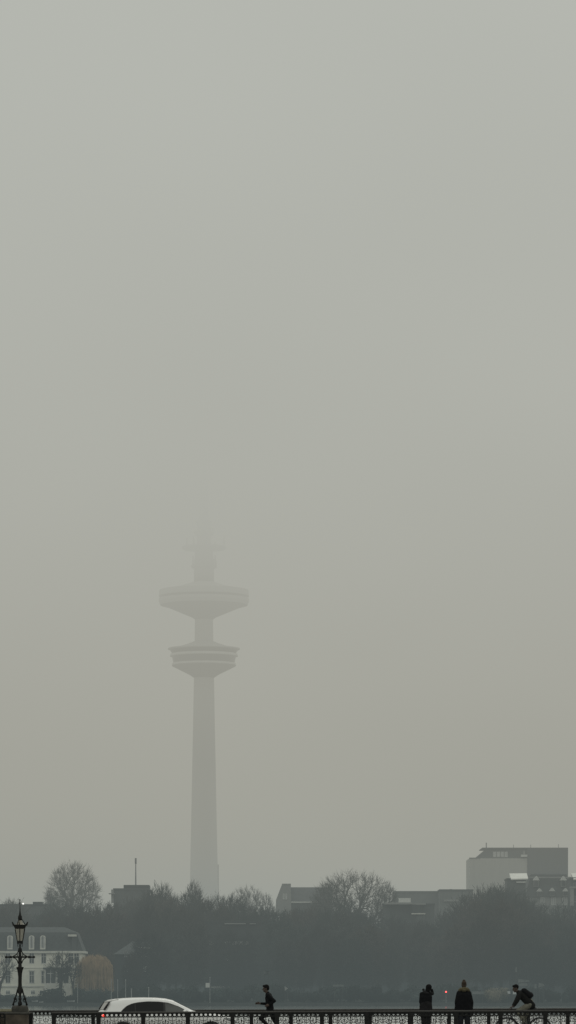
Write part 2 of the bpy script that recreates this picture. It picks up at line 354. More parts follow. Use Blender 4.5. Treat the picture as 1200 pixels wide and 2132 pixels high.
# ------------------------------------------------------------------ cast-iron railings
PW = 1.364; NC = 9; POST = .13
def railing_band_mesh():
    """one infill panel, local x 0..PW, z measured down from the top rail (z=0)"""
    mb = MB(); x0, x1 = POST/2-.004, PW-POST/2+.004; wc = (x1-x0)/NC
    zt, zb = -.045, -.165; zc = -.108; rh = .0385; th = .018
    for k in range(NC):                             # pierced band: a plate with round holes
        cx = x0 + (k+.5)*wc; n = 16; inner = []; outer = []
        for i in range(n):
            a = 2*math.pi*i/n + math.pi/n; ca, sa = math.cos(a), math.sin(a)
            inner.append((cx+rh*ca, zc+rh*sa))
            hx = wc/2; hzp = (zt-zc) if sa > 0 else (zc-zb)
            q = min(hx/max(abs(ca), 1e-6), hzp/max(abs(sa), 1e-6)); outer.append((cx+q*ca, zc+q*sa))
        vs = [(x, -th, z) for x, z in inner] + [(x, -th, z) for x, z in outer] + [(x, th, z) for x, z in inner] + [(x, th, z) for x, z in outer]
        fs = []
        for i in range(n):
            j = (i+1) % n
            fs += [(i, j, n+j, n+i), (2*n+j, 2*n+i, 3*n+i, 3*n+j), (j, i, 2*n+i, 2*n+j), (n+i, n+j, 3*n+j, 3*n+i)]
        mb.add(vs, fs)
        for dx, dz in ((-1, -1), (1, -1), (-1, 1), (1, 1)):
            pass
    mb.box(x0, x1, -.022, .022, zt, zt+.02); mb.box(x0, x1, -.022, .022, zb-.016, zb)
    sub = (x1-x0)/3; r = .009
    for k in range(3):
        a = x0 + k*sub; c = a + sub/2
        if k: mb.tube([(a, 0, zb-.015), (a, 0, -.79)], .0095, 6)
        for s in (-1, 1):
            e = a if s < 0 else a+sub               # side bar
            d = -s
            p = [(e+d*.004, 0, zb-.125), (e+d*.05, 0, zb-.118), (e+d*.105, 0, zb-.095), (e+d*.125, 0, zb-.08)]
            mb.tube(p, r, 6)
            p2 = [(e+d*.125, 0, zb-.08), (e+d*.112, 0, zb-.055), (e+d*.118, 0, zb-.03), (e+d*.15, 0, zb-.012)]
            mb.tube(p2, r, 6)
            # lower scroll, hidden from the far bank of the basin but part of the casting
            q = [(e, 0, -.42), (e+d*.08, 0, -.47), (e+d*.15, 0, -.44), (e+d*.16, 0, -.38), (e+d*.11, 0, -.36)]
            mb.tube(q, r, 6)
            q = [(e, 0, -.66), (e+d*.1, 0, -.6), (e+d*.19, 0, -.65), (c, 0, -.74)]
            mb.tube(q, r, 6)
        for s in (-1, 1):                           # leaf scrolls either side of the bud
            mb.tube([(c+s*.012, 0, -.40), (c+s*.06, 0, -.375), (c+s*.095, 0, -.335), (c+s*.085, 0, -.295), (c+s*.055, 0, -.30), (c+s*.06, 0, -.325)], [.008, .012, .012, .010, .010, .013], 6)
            mb.tube([(c+s*(sub/2-.01), 0, -.375), (c+s*(sub/2-.05), 0, -.35), (c+s*(sub/2-.055), 0, -.315)], [.007, .012, .006], 6)
        mb.tube([(c, 0, -.245), (c, 0, -.262), (c, 0, -.285), (c, 0, -.31), (c, 0, -.34)], [.006, .016, .021, .014, .007], 8)
        mb.tube([(c, 0, -.33), (c, 0, -.79)], .008, 6)
        mb.tube([(c+.055*math.cos(t), 0, -.53+.055*math.sin(t)) for t in np.linspace(0, 2*math.pi, 13)], r, 6)
    mb.box(x0, x1, -.022, .022, -.82, -.785)
    return mb.mesh('panel', M['iron'])
PANEL = railing_band_mesh()
mb = MB(); mb.box(-POST/2, POST/2, -.05, .05, -.90, -.04); mb.box(-POST/2-.015, POST/2+.015, -.062, .062, -.90, -.78)
mb.box(-POST/2-.008, POST/2+.008, -.056, .056, -.175, -.05); mb.lathe([(.028, -.3), (.034, -.28), (.028, -.26)], 10, (0, -.055, 0))
POSTM = mb.mesh('post', M['iron'])
TILT = -.0042
def railing(label, x0, n, Y, ztop, group='cast-iron bridge railings', pw=PW):
    t = thing('bridge_railing', label, 'railing', (x0, Y, ztop + .0042*x0)); t.rotation_euler = (0, TILT, 0)
    t['group'] = group
    for k in range(n+1):
        link('post', POSTM, t, (k*pw, 0, 0))
        if k < n: link('panel', PANEL, t, (k*pw, 0, 0))
    L = n*pw
    mb = MB(); mb.sections([[(x, y, z) for y, z in ((-.075, -.042), (-.082, -.012), (-.07, 0), (.07, 0), (.082, -.012), (.075, -.042))] for x in np.linspace(-.07, L+.07, 2)])
    mb.build('handrail', M['rail'], t)
    mb = MB(); mb.box(-.06, L+.06, -.05, .05, -.075, -.0425); mb.build('rail_moulding', M['iron'], t)
    return t
NR = H - (2104.9-YH)/68.18                      # near handrail
xl, xr = X(14, 110), X(61, 110)                     # the stone pier
start = X(205.5, 110)                                # first clear post
n_left = 1
rx0 = start - PW                                     # posts fall at 112, 205.5, 299 ...
short = rx0 - (xr+.0)
railing('near black iron railing with a row of round holes, running right of the stone pier', rx0, 21, 110, NR)
# the stub between the pier and that run
t = railing('short near iron railing section joining the right face of the stone pier', rx0-PW+.66, 0, 110, NR)
sm = PANEL
mb = MB(); 
railing('near iron railing left of the stone pier at the photo edge', xl-PW*16-.0, 16, 110, NR)
FR = H - (2101.4-YH)/60.48
railing('far black iron railing across the roadway, behind the car and the people', -34.0, 50, 124.2, FR)

# stone pier, coping and lamp standard
t = thing('stone_pier', 'brown stone pier with pale cap carrying the ornate lamp post', 'pier', ((xl+xr)/2, 110, 0))
hw = (xr-xl)/2; ct = Z(2107.0, 110)
mb = MB(); mb.box(-hw, hw, -.36, .36, DK-.5, ct-.075); mb.box(-hw-.03, hw+.03, -.39, .39, DK-.5, DK+.2)
mb.box(-hw+.1, hw-.1, -.375, -.36, DK+.28, ct-.16)
mb.build('shaft', M['sandstone'], t)
mb = MB(); mb.sections([[(sx*(hw+o), sy*(.36+o), z) for sx, sy in ((-1,-1),(1,-1),(1,1),(-1,1))] for o, z in ((.0, ct-.07), (.045, ct-.055), (.045, ct-.02), (.02, ct))])
mb.build('cap', M['plinth'], t)
t = thing('stone_coping', 'pale yellowish stone coping running out of frame left of the lamp', 'coping', (X(-200, 110.8), 110.8, 0))
mb = MB(); L = X(60, 110.8)-X(-200, 110.8)
mb.box(0, L, -.13, .13, Z(2105.8, 110.8), Z(2100.8, 110.8)); mb.build('slab', M['capstone'], t)
mb = MB(); mb.box(.03, L-.03, -.09, .09, DK-.05, Z(2105.8, 110.8)-.001); mb.build('wall', M['sandstone'], t)

def lamp():
    Y = 110; s = 68.18; cx = 42.0
    t = thing('lamp_post', 'ornate black iron lamp post with a glazed lantern on the stone pier', 'street lamp', (X(cx, Y), Y, ct))
    z = lambda py: Z(py, Y) - ct
    q = lambda px: px/s
    mb = MB()                                       # stone plinth with rounded shoulders
    mb.lathe([(q(18.5), 0), (q(18.5), z(2100)), (q(17.8), z(2096.5)), (q(15.5), z(2094)), (q(9), z(2093))], 8, a0=math.pi/8)
    mb.build('plinth', M['plinth'], t)
    mb = MB()                                       # four spread feet with scrolls
    for k in range(4):
        a = math.pi/4*2*k; ca, sa = math.cos(a), math.sin(a)
        pts = [(14.5, 2093.5), (13.0, 2087), (10.5, 2080), (8.2, 2073), (6.2, 2066), (4.6, 2060)]
        mb.tube([(q(r)*ca, q(r)*sa, z(y)) for r, y in pts], [.035, .024, .02, .022, .022, .03], 8)
        mb.tube([(q(r)*ca, q(r)*sa, z(y)) for r, y in ((13, 2087), (9, 2086), (6.5, 2083), (7.5, 2079), (10, 2080))], .016, 6)
        mb.ell((q(10.6)*ca, q(10.6)*sa, z(2079.5)), (.042, .042, .05), n=8, m=6)
    mb.build('foot', M['iron'], t, True)
    mb = MB()
    prof = [(4.0, 2093), (4.6, 2088), (2.6, 2084), (2.6, 2070), (5.6, 2066), (6.2, 2060), (5.0, 2056), (4.2, 2054), (3.9, 2048), (3.8, 2034), (4.6, 2026),
            (5.8, 2020), (7.8, 2015), (8.0, 2013.5), (4.2, 2013), (3.6, 2008), (3.6, 1998), (4.4, 1994), (3.0, 1990), (2.6, 1983), (4.2, 1978), (3.9, 1975), (2.0, 1973), (1.6, 1969), (3.0, 1966)]
    mb.lathe([(q(r), z(y)) for r, y in prof], 18); mb.build('column', M['iron'], t, True)
    mb = MB()                                       # cross arms with scroll braces
    for s_ in (-1, 1):
        mb.tube([(0, 0, z(1992.5)), (s_*q(16), 0, z(1992.5)), (s_*q(29), 0, z(1992.8))], [.03, .022, .018], 8)
        for r, w_ in ((19, .042), (22.5, .028), (28.5, .036)): mb.ell((s_*q(r), 0, z(1992.6)), (.05, w_, w_), n=10, m=6)
        mb.tube([(s_*q(r), 0, z(y)) for r, y in ((3, 1979), (5, 1984), (9, 1988.5), (15, 1991.5))], .018, 6)
        mb.tube([(s_*q(r), 0, z(y)) for r, y in ((3.5, 2006), (5.5, 2000), (9, 1996), (14, 1993.5))], .018, 6)
        mb.tube([(s_*q(r), 0, z(y)) for r, y in ((7, 1986.5), (5, 1988), (6, 1991))], .013, 6)
    mb.build('crossarm', M['iron'], t, True)
    mb = MB()                                       # bottom collar of the lantern and its bracket
    mb.lathe([(q(7.0), z(1965)), (q(7.2), z(1959)), (q(6.6), z(1958.8))], 6, a0=math.pi/6); mb.tube([(q(4)*a, 0, z(y)) for a, y in ((1, 1972), (1.2, 1968), (1.0, 1964))], .012, 6)
    mb.tube([(-q(4)*a, 0, z(y)) for a, y in ((1, 1972), (1.2, 1968), (1.0, 1964))], .012, 6)
    mb.build('lantern_collar', M['iron'], t)
    lan = MB(); lan.lathe([(q(6.6), z(1958.6)), (q(11.2), z(1934))], 6, caps=False, a0=math.pi/6)
    go = lan.build('lantern_glass', M['lantern'], t)
    mb = MB()
    for k in range(6):
        a = math.pi/6 + math.pi/3*k
        mb.tube([(q(6.7)*math.cos(a), q(6.7)*math.sin(a), z(1958.8)), (q(11.3)*math.cos(a), q(11.3)*math.sin(a), z(1934))], .012, 6)
    mb.tube([(0, 0, z(1959)), (0, 0, z(1936))], .014, 8)
    mb.build('lantern_bars', M['iron'], t)
    mb = MB()                                       # roof: flared gallery with horns, chimney and spike
    mb.lathe([(q(11.0), z(1934.2)), (q(12.2), z(1932.5)), (q(15.5), z(1926)), (q(15.3), z(1925.2)), (q(13), z(1926.4))], 6, a0=math.pi/6)
    for k in range(6):
        a = math.pi/6 + math.pi/3*k
        mb.tube([(q(r)*math.cos(a), q(r)*math.sin(a), z(y)) for r, y in ((15, 1927), (16.6, 1923.5), (18.5, 1919.5))], [.026, .018, .008], 6)
    mb.build('lantern_gallery', M['iron'], t)
    mb = MB(); mb.lathe([(q(12.5), z(1926.5)), (q(8), z(1923)), (q(5), z(1919)), (q(4.0), z(1916))], 6, a0=math.pi/6)
    mb.build('lantern_roof', M['lantern'], t)
    mb = MB()
    mb.lathe([(q(3.4), z(1917)), (q(4.3), z(1913)), (q(4.3), z(1908)), (q(3.2), z(1906.5)), (q(2.2), z(1904)), (q(1.2), z(1897)), (q(.7), z(1884)), (q(.5), z(1875))], 10)
    mb.ell((0, 0, z(1880.5)), (.022, .022, .03), n=8, m=6); mb.ell((0, 0, z(1874)), (.016, .016, .03), n=8, m=6)
    mb.tube([(0, 0, z(1875)), (-.03, 0, z(1872.5)), (-.05, 0, z(1873.5))], .008, 6)
    for k in range(3): mb.tube([(q(11)*math.cos(k*2.1), q(11)*math.sin(k*2.1), z(1925)), (q(3.6)*math.cos(k*2.1), q(3.6)*math.sin(k*2.1), z(1913))], .012, 6)
    mb.build('finial', M['iron'], t, True)
lamp()

# ------------------------------------------------------------------ car
def lerp(t, tab):
    for (a, va), (b, vb) in zip(tab, tab[1:]):
        if t <= b:
            u = 0 if b == a else max(0, min(1, (t-a)/(b-a)))
            return tuple(p+(q-p)*u for p, q in zip(va, vb)) if isinstance(va, tuple) else va+(vb-va)*u
    return tab[-1][1]
# x from tail (0) to nose (4.4):   top line, half width at belt, half width at roof
TOP = [(0, .93), (.03, 1.0), (.08, 1.05), (.16, 1.18), (.25, 1.31), (.28, 1.335), (.36, 1.365), (.48, 1.392), (.75, 1.42), (1.05, 1.435), (1.4, 1.44), (1.75, 1.435), (2.05, 1.41), (2.28, 1.355), (2.6, 1.19),
       (2.92, 1.02), (3.05, .985), (3.4, .945), (3.75, .895), (4.05, .83), (4.25, .76), (4.36, .67), (4.40, .58)]
HWB = [(0, .78), (.06, .83), (.2, .87), (.6, .895), (1.2, .9), (3.2, .9), (3.8, .875), (4.15, .80), (4.3, .70), (4.4, .58)]
HWR = [(0, .74), (.28, .62), (.6, .63), (1.4, .655), (2.1, .64), (2.35, .66), (2.92, .74), (3.4, .76), (3.8, .74), (4.15, .66), (4.4, .50)]
BOT = [(0, .42), (.05, .32), (.4, .24), (.7, .2), (3.6, .2), (4.2, .22), (4.35, .3), (4.4, .4)]
def car_ring(x):
    zt, hb, hr, zb = lerp(x, TOP), lerp(x, HWB), lerp(x, HWR), lerp(x, BOT)
    belt = min(.94, zt-.04)
    pts = [(hb*.90, zb), (hb*.97, zb+.1), (hb*.995, zb+(belt-zb)*.45), (hb, zb+(belt-zb)*.7), (hb*.985, belt-.03), (hb*.955, belt)]
    pts += [(hb*.955+(hr-hb*.955)*u, belt+(zt-.055-belt)*u) for u in (.35, .7, 1.0)] if zt-.06 > belt else [(hb*.93, belt+.005), (hb*.9, belt+.01), (hr*1.0, zt-.022)]
    pts += [(hr-.055, zt-.02), (hr-.17, zt-.002), (hr*.4, zt+.012), (0, zt+.016)]
    return pts
def side_y(x, z):
    pts = car_ring(x)
    for (y0, z0), (y1, z1) in zip(pts, pts[1:]):
        if z0 <= z <= z1: return y0+(y1-y0)*((z-z0)/max(z1-z0, 1e-6))
    return pts[-5][0]
def make_car(name, label):
    t = thing(name, label, 'car')
    xs = sorted(set([a for a, _ in TOP] + [.9, 1.2, 1.9, 2.45, 2.75, 3.2, 3.6, 3.9]))
    rings = []
    for x in xs:
        h = car_ring(x)
        rings.append([(x, -y, z) for y, z in h] + [(x, y, z) for y, z in h[:-1][::-1]])
    mb = MB(); mb.sections(rings)
    body = mb.build('body', M['carpaint'], t, True)
    cut = MB()
    WH = ((.66, .325), (3.43, .325))
    for wx, wr in WH:
        for s in (-1, 1):
            cut.sections([[(wx+.375*math.cos(2*math.pi*k/28), s*y, .315+.375*math.sin(2*math.pi*k/28)) for k in range(28)] for y in (.62, 1.2)])
    co = cut.build('cut', M['plastic'])
    md = body.modifiers.new('b', 'BOOLEAN'); md.object = co; md.operation = 'DIFFERENCE'; md.solver = 'EXACT'
    dg = bpy.context.evaluated_depsgraph_get(); me = bpy.data.meshes.new_from_object(body.evaluated_get(dg)); me.name = 'body'
    body.modifiers.clear(); body.data = me; bpy.data.objects.remove(co)
    me.materials.clear(); me.materials.append(M['carpaint'])
    for p in me.polygons: p.material_index = 0
    if hasattr(me, 'set_sharp_from_angle'): me.set_sharp_from_angle(angle=R(38))
    # side glazing follows the body side
    def side_patch(name, m, poly, s, off, n=22):
        x0 = min(p[0] for p in poly[0]); x1 = max(p[0] for p in poly[0])
        vs = []; fs = []
        for i in range(n+1):
            x = x0+(x1-x0)*i/n
            zl, zh = lerp(x, poly[1]), lerp(x, poly[0])
            for j in range(5):
                zz = zl+(max(zh, zl+.002)-zl)*j/4
                vs.append((x, s*(side_y(x, zz)+off), zz))
        for i in range(n):
            for j in range(4):
                a = i*5+j; fs.append((a, a+5, a+6, a+1) if s < 0 else (a, a+1, a+6, a+5))
        return MB().add(vs, fs).build(name, m, t, True, fix=False)
    upper = [(.56, .965), (.66, 1.09), (.80, 1.2), (.95, 1.262), (1.15, 1.305), (1.45, 1.333), (1.8, 1.325), (2.1, 1.285), (2.4, 1.175), (2.68, 1.03), (2.74, .965)]
    def cutup(a, b, d=0):
        return [(a, lerp(a, upper)-d)] + [(x, z-d) for x, z in upper if a < x < b] + [(b, lerp(b, upper)-d)]
    for s in (-1, 1):
        side_patch('window_seal', M['seal'], (upper, [(.56, .955), (2.74, .955)]), s, .003, 30)
        for a, b, m in ((.59, 1.03, 'carglass'), (1.06, 1.93, 'carglass'), (1.99, 2.66, 'carglass2')):
            side_patch('side_window', M[m], (cutup(a, b, .022), [(a, .965), (b, .965)]), s, .007)
        side_patch('door_gap', M['seal'], ([(1.955, .95), (1.965, .95)], [(1.955, .3), (1.965, .3)]), s, .002, 1)
        side_patch('door_gap', M['seal'], ([(1.12, .95), (1.13, .95)], [(1.12, .42), (1.13, .42)]), s, .002, 1)
        for hx in (1.22, 2.1):
            mb = MB(); yy = s*(side_y(hx+.08, .86)+.02); mb.capsule((hx, yy, .86), (hx+.17, yy, .865), .014, .014, 8); mb.build('door_handle', M['carpaint'], t, True)
        mb = MB(); mb.ell((2.58, s*.99, 1.0), (.06, .10, .07)); mb.capsule((2.6, s*.86, .96), (2.58, s*.95, .98), .02, .02); mb.build('wing_mirror', M['carpaint'], t, True)
        side_patch('headlight', M['headlamp'], ([(3.83, .80), (4.0, .80), (4.2, .72), (4.30, .66)], [(3.83, .76), (4.05, .68), (4.30, .62)]), s, .006, 10)
        side_patch('sill_trim', M['plastic'], ([(1.05, .3), (3.03, .3)], [(1.05, .215), (3.03, .215)]), s, .006, 4)
        # tail lamp wraps the corner
        vs = []; fs = []
        prof = [(.09, 0), (.05, 0), (.02, 0), (-.006, .06), (-.006, .20)]
        for x, inn in prof:
            for zz in (.83, .90, .965):
                xx = max(x, .0); y = side_y(xx, zz)+.007 - inn
                vs.append((x - (.004 if inn else 0) + (.03 if zz > .95 else 0), s*y, zz))
        for i in range(len(prof)-1):
            for j in range(2):
                a = i*3+j; fs.append((a, a+3, a+4, a+1))
        MB().add(vs, fs).build('tail_light', M['tail'], t, True)
        for wx, wr in WH:
            mb = MB(); cy = s*.80
            rows_ = [(.20, .10), (.29, .115), (wr-.01, .10), (wr, .07), (wr, -.07), (wr-.01, -.10), (.20, -.10)]
            mb.sections([[(wx+r*math.cos(2*math.pi*k/32), cy+s*d, .325+r*math.sin(2*math.pi*k/32)) for k in range(32)] for r, d in rows_])
            wheel = mb.build('wheel', M['rubber'], t, True)
            mb = MB(); mb.sections([[(wx+r*math.cos(2*math.pi*k/32), cy+s*d, .325+r*math.sin(2*math.pi*k/32)) for k in range(32)] for r, d in ((.205, .118), (.185, .116), (.18, .07))], caps=False)
            for k in range(5):
                a = 2*math.pi*k/5
                for da in (-.16, .16):
                    mb.tube([(wx+.03*math.cos(a), cy+s*.09, .325+.03*math.sin(a)), (wx+.195*math.cos(a+da), cy+s*.11, .325+.195*math.sin(a+da))], .016, 6)
            mb.capsule((wx, cy+s*.07, .325), (wx, cy+s*.1, .325), .045, .04); mb.build('rim', M['alloy'], wheel)
    def top_patch(name, m, x0, x1, f, off, n=10, inset0=.06, inset1=.06):
        vs = []; fs = []
        for i in range(n+1):
            x = x0+(x1-x0)*i/n; zt = lerp(x, TOP); hw = lerp(x, HWR) - (inset0+(inset1-inset0)*i/n)
            for j in range(9):
                u = -1+2*j/8; vs.append((x, u*hw, zt+off+.014*(1-u*u) - .002))
        for i in range(n):
            for j in range(8):
                a = i*9+j; fs.append((a, a+9, a+10, a+1))
        return MB().add(vs, fs).build(name, m, t, True)
    top_patch('windscreen', M['carglass2'], 2.30, 2.90, 1, .005, 10, .13, .13)
    # rear window, bolted onto the steep tailgate line, with spoiler over it
    vs = []; fs = []
    for i in range(7):
        x = .075+(.262-.075)*i/6; zt = lerp(x, TOP); hw = lerp(x, HWR)+.03
        for j in range(7):
            u = -1+2*j/6; vs.append((x-.012, u*hw, zt+.022))
    for i in range(6):
        for j in range(6):
            a = i*7+j; fs.append((a, a+1, a+8, a+7))
    MB().add(vs, fs).build('rear_window', M['carglass2'], t, True)
    mb = MB()
    for s in (-1, 1): mb.tube([(.066, s*(lerp(.08, HWR)+.035), 1.065), (.15, s*(lerp(.16, HWR)+.035), 1.19), (.245, s*(lerp(.25, HWR)+.035), 1.315)], .026, 6)
    mb.build('rear_window_seal', M['seal'], t, True)
    mb = MB(); mb.sections([[(x, y, z) for x, z in ((.205, 1.315), (.30, 1.32), (.52, 1.38), (.55, 1.412), (.32, 1.372))] for y in (-.57, -.4, 0, .4, .57)])
    mb.build('spoiler', M['carpaint'], t, True)
    mb = MB(); mb.box(-.012, .0, -.26, .26, .66, .77); mb.build('number_plate', M['plate'], t)
    mb = MB(); mb.box(4.36, 4.41, -.45, .45, .36, .5); mb.build('grille', M['plastic'], t)
    mb = MB(); mb.box(-.03, .12, -.7, .7, .30, .44); mb.build('bumper', M['plastic'], t)
    return t
car = make_car('car', 'white hatchback with one red tail light glowing, driving along the bridge')
car.rotation_euler = (0, 0, R(9)); car.scale = (1.03, 1, 1); car.location = (X(207.5, 116.6), 116.6, DK-.12)

# ------------------------------------------------------------------ people
def V(*a): return Vector(a)
def hand(mb, wrist, d, nrm, thumb, curl=.5):
    """wrist point, finger direction d, palm normal nrm (fingers curl towards it), thumb side"""
    wrist, d, nrm, thumb = Vector(wrist), Vector(d).normalized(), Vector(nrm).normalized(), Vector(thumb).normalized()
    for k, off in enumerate((.027, .009, -.009, -.026)):
        base = wrist + d*.088 + thumb*off
        mb.capsule(wrist + thumb*off*.6 + d*.01, base, .013, .011, 8)
        L = (.040, .046, .043, .034)[k]; a = 0; p = base
        for j in range(3):
            a += curl*(.55 if j == 0 else .75)
            q = p + (d*math.cos(a)+nrm*math.sin(a))*L*(1, .72, .6)[j]
            mb.capsule(p, q, .0088-.0008*j, .0082-.0008*j, 8); p = q
    p = wrist + d*.025 + thumb*.026
    q = p + (d*.7+thumb*.6+nrm*.35).normalized()*.045; r = q + (d*.85+nrm*.5).normalized()*.034
    mb.capsule(wrist+d*.01+thumb*.012, p, .014, .012, 8); mb.capsule(p, q, .0115, .0095, 8); mb.capsule(q, r, .0095, .008, 8)
def head(mb, c, f, up):
    f = Vector(f).normalized(); up = (Vector(up) - f*Vector(up).dot(f)).normalized(); s = f.cross(up)
    rot = Matrix((s, f, up)).transposed()
    P = lambda a, b, h: Vector(c) + s*a + f*b + up*h
    mb.ell(P(0, -.012, .028), (.074, .092, .088), rot)           # skull
    mb.ell(P(0, .022, -.035), (.056, .066, .078), rot)           # face
    mb.ell(P(0, .045, -.088), (.034, .034, .026), rot)           # chin
    mb.capsule(P(0, .083, .005), P(0, .104, -.03), .010, .013, 8)  # nose
    mb.capsule(P(-.035, .074, .018), P(.035, .074, .018), .012, .012, 8)  # brow
    mb.capsule(P(-.02, .08, -.062), P(.02, .08, -.062), .009, .009, 8)    # lips
    for k in (-1, 1): mb.ell(P(k*.073, -.005, -.008), (.012, .02, .032), rot, 8, 6)
    return P, rot
def limb(mb, pts, rs):
    for a, b, r0, r1 in zip(pts, pts[1:], rs, rs[1:]): mb.capsule(a, b, r0, r1)

def person(name, label, loc, J, cloth, hairfn, scale=1.0, eyes=True, rz=0):
    """J: joints as vectors; cloth: list of (part, material, builder(mb), voxel)"""
    t = thing(name, label, 'person', loc, rz); t.scale = (scale,)*3
    mb = MB()
    hc, f, up = J['head'], J['face'], J['up']
    P, rot = head(mb, hc, f, up)
    limb(mb, [J['neck'], Vector(hc)+Vector(up)*-.05], [.055, .052])
    ch, pv = Vector(J['chest']), Vector(J['pelvis'])
    ax = (Vector(J['shl']) - Vector(J['shr'])).normalized()
    hx = (Vector(J['hipl']) - Vector(J['hipr'])).normalized()
    for k in (-1, 0, 1):
        mb.capsule(ch + ax*.085*k, pv + hx*.065*k + (ch-pv)*.1, .105, .10)
    mb.capsule(J['shl'], J['shr'], .055, .055); mb.capsule(J['neck'], ch, .06, .1)
    mb.capsule(Vector(J['hipl']), Vector(J['hipr']), .095, .095)
    for sd in 'lr':
        limb(mb, [J['sh'+sd], J['el'+sd], J['wr'+sd]], [.052, .042, .029])
        hd = J['hd'+sd]; hand(mb, J['wr'+sd], hd[0], hd[1], hd[2], hd[3])
        limb(mb, [J['hip'+sd], J['kn'+sd], J['an'+sd]], [.085, .058, .040])
        limb(mb, [J['an'+sd], J['to'+sd]], [.038, .028])
    remesh(mb, 'body', M['skin'], t, .0065, 3, .3)
    if eyes:
        for k in (-1, 1):
            MB().ell(P(k*.031, .077, -.002), (.011, .009, .009), rot, 8, 6).build('eye', M['eye'], t, True)
    for part, m, fn, vx in cloth:
        q = MB(); fn(q, J); remesh(q, part, M[m], t, vx, 5, .4)
    for sd in 'lr':
        q = MB(); a, b = Vector(J['an'+sd]), Vector(J['to'+sd]); d = (b-a)
        dn = Vector(J.get('sole'+sd, (0, 0, -1)))
        heel = a + dn*.045 - d.normalized()*.02
        q.capsule(heel, b + dn*.005, .042, .036); q.capsule(a + dn*.0, a+dn*.03, .05, .048); q.capsule(a+dn*.02, b, .04, .034)
        sh = remesh(q, 'shoe', M['shoe'], t, .01, 3, .5)
    q = MB(); hairfn(q, P, rot); remesh(q, 'hair', M[J.get('hairmat', 'hair_d')], t, .009, 1, .6)
    return t
def torso_cloth(q, J, r=.125, low=.12, belly=.0):
    ch, pv = Vector(J['chest']), Vector(J['pelvis'])
    ax = (Vector(J['shl']) - Vector(J['shr'])).normalized(); hx = (Vector(J['hipl']) - Vector(J['hipr'])).normalized()
    for k in (-1, 0, 1): q.capsule(ch + ax*.085*k, pv + hx*.07*k - (ch-pv)*low, r, r)
    q.capsule(J['shl'], J['shr'], .073, .073); q.capsule(Vector(J['neck'])+(ch-pv)*.06, ch, .064, .115)
def sleeves(q, J, r=(.074, .062, .046)):
    for sd in 'lr':
        e, w_ = Vector(J['el'+sd]), Vector(J['wr'+sd])
        limb(q, [J['sh'+sd], e, e+(w_-e)*.9], r)
def legs_cloth(q, J, r=(.11, .078, .058), end=.92):
    q.capsule(J['hipl'], J['hipr'], .115, .115); q.capsule(Vector(J['pelvis'])+V(0,0,.05), J['pelvis'], .12, .12)
    for sd in 'lr':
        k, a = Vector(J['kn'+sd]), Vector(J['an'+sd])
        limb(q, [J['hip'+sd], k, k+(a-k)*end], r)
def short_hair(q, P, rot):
    q.ell(P(0, -.022, .04), (.083, .094, .09), rot); q.ell(P(0, .035, .085), (.066, .06, .036), rot); q.ell(P(0, -.062, -.01), (.068, .05, .06), rot)

PS = 112.0; psc = F/PS
gy = YH + (H-DK)*psc                                # row of the pavement at PS
def pj(px, py, y, cx):                              # joint from picture position, y = sideways depth
    return V((px-cx)/psc, y, (gy-py)/psc)
# runner, facing left
cx = 561
J = dict(head=pj(553.6, 2058.2, 0, cx), face=V(-1, -.08, -.08), up=V(-.12, 0, 1), neck=pj(557.5, 2069, 0, cx), chest=pj(560.5, 2078, 0, cx), pelvis=pj(562.5, 2101, 0, cx),
    shl=pj(557.5, 2072, -.17, cx), shr=pj(561.5, 2072, .17, cx), ell=pj(572.0, 2084, -.25, cx), wrl=pj(561, 2093, -.20, cx), hdl=(V(-1, .35, -.1), V(0, .9, -.3), V(0, 0, 1), .9),
    elr=pj(556, 2090, .24, cx), wrr=pj(542.2, 2089.4, .17, cx), hdr=(V(-1, -.1, .08), V(0, -.9, -.3), V(0, 0, 1), .7),
    hipl=pj(563, 2104, -.09, cx), hipr=pj(563, 2104, .09, cx), knl=V(-.27, -.09, .71), anl=V(.03, -.09, .40), tol=V(-.06, -.10, .27), solel=V(.7, 0, -.5),
    knr=V(.21, .10, .55), anr=V(.34, .10, .16), tor=V(.22, .11, .045), soler=V(.75, 0, -.45))
def r_top(q, J): torso_cloth(q, J, .112, .02); sleeves(q, J, (.062, .05, .038))
def r_leg(q, J): legs_cloth(q, J, (.098, .066, .05), .95)
person('person', 'jogger in black running left with bent elbows, between the car and the walkers', (X(cx, PS), PS, DK), J,
       [('running_top', 'black_cloth', r_top, .01), ('tights', 'black_cloth', r_leg, .01)], short_hair)

# walker with an arm raised to the head, seen from behind
cx = 887
J = dict(head=pj(893.2, 2057.4, .05, cx), face=V(.35, 1, -.05), up=V(.22, 0, 1), neck=pj(889, 2067, 0, cx), chest=pj(887.3, 2077, 0, cx), pelvis=pj(887, 2100, 0, cx),
    shl=pj(878.5, 2070, 0, cx), shr=pj(895.5, 2069.5, .02, cx), ell=pj(876.5, 2086, -.03, cx), wrl=pj(880.5, 2097, .10, cx), hdl=(V(.2, .5, -.8), V(.9, 0, .2), V(0, 1, 0), .4),
    elr=pj(900.8, 2068.5, .22, cx), wrr=pj(899.8, 2060.5, .17, cx), hdr=(V(-.75, .25, .6), V(-.6, .1, -.7), V(0, -1, .2), .6),
    hipl=pj(881.5, 2106, 0, cx), hipr=pj(892.5, 2106, 0, cx), knl=pj(883, 2135, .03, cx), knr=pj(892.5, 2135, .06, cx), anl=V(-.055, .0, .09), anr=V(.085, .04, .09), tol=V(-.075, .17, .035), tor=V(.12, .2, .035))
def w_jkt(q, J):
    torso_cloth(q, J, .112, .0); sleeves(q, J, (.068, .06, .046))
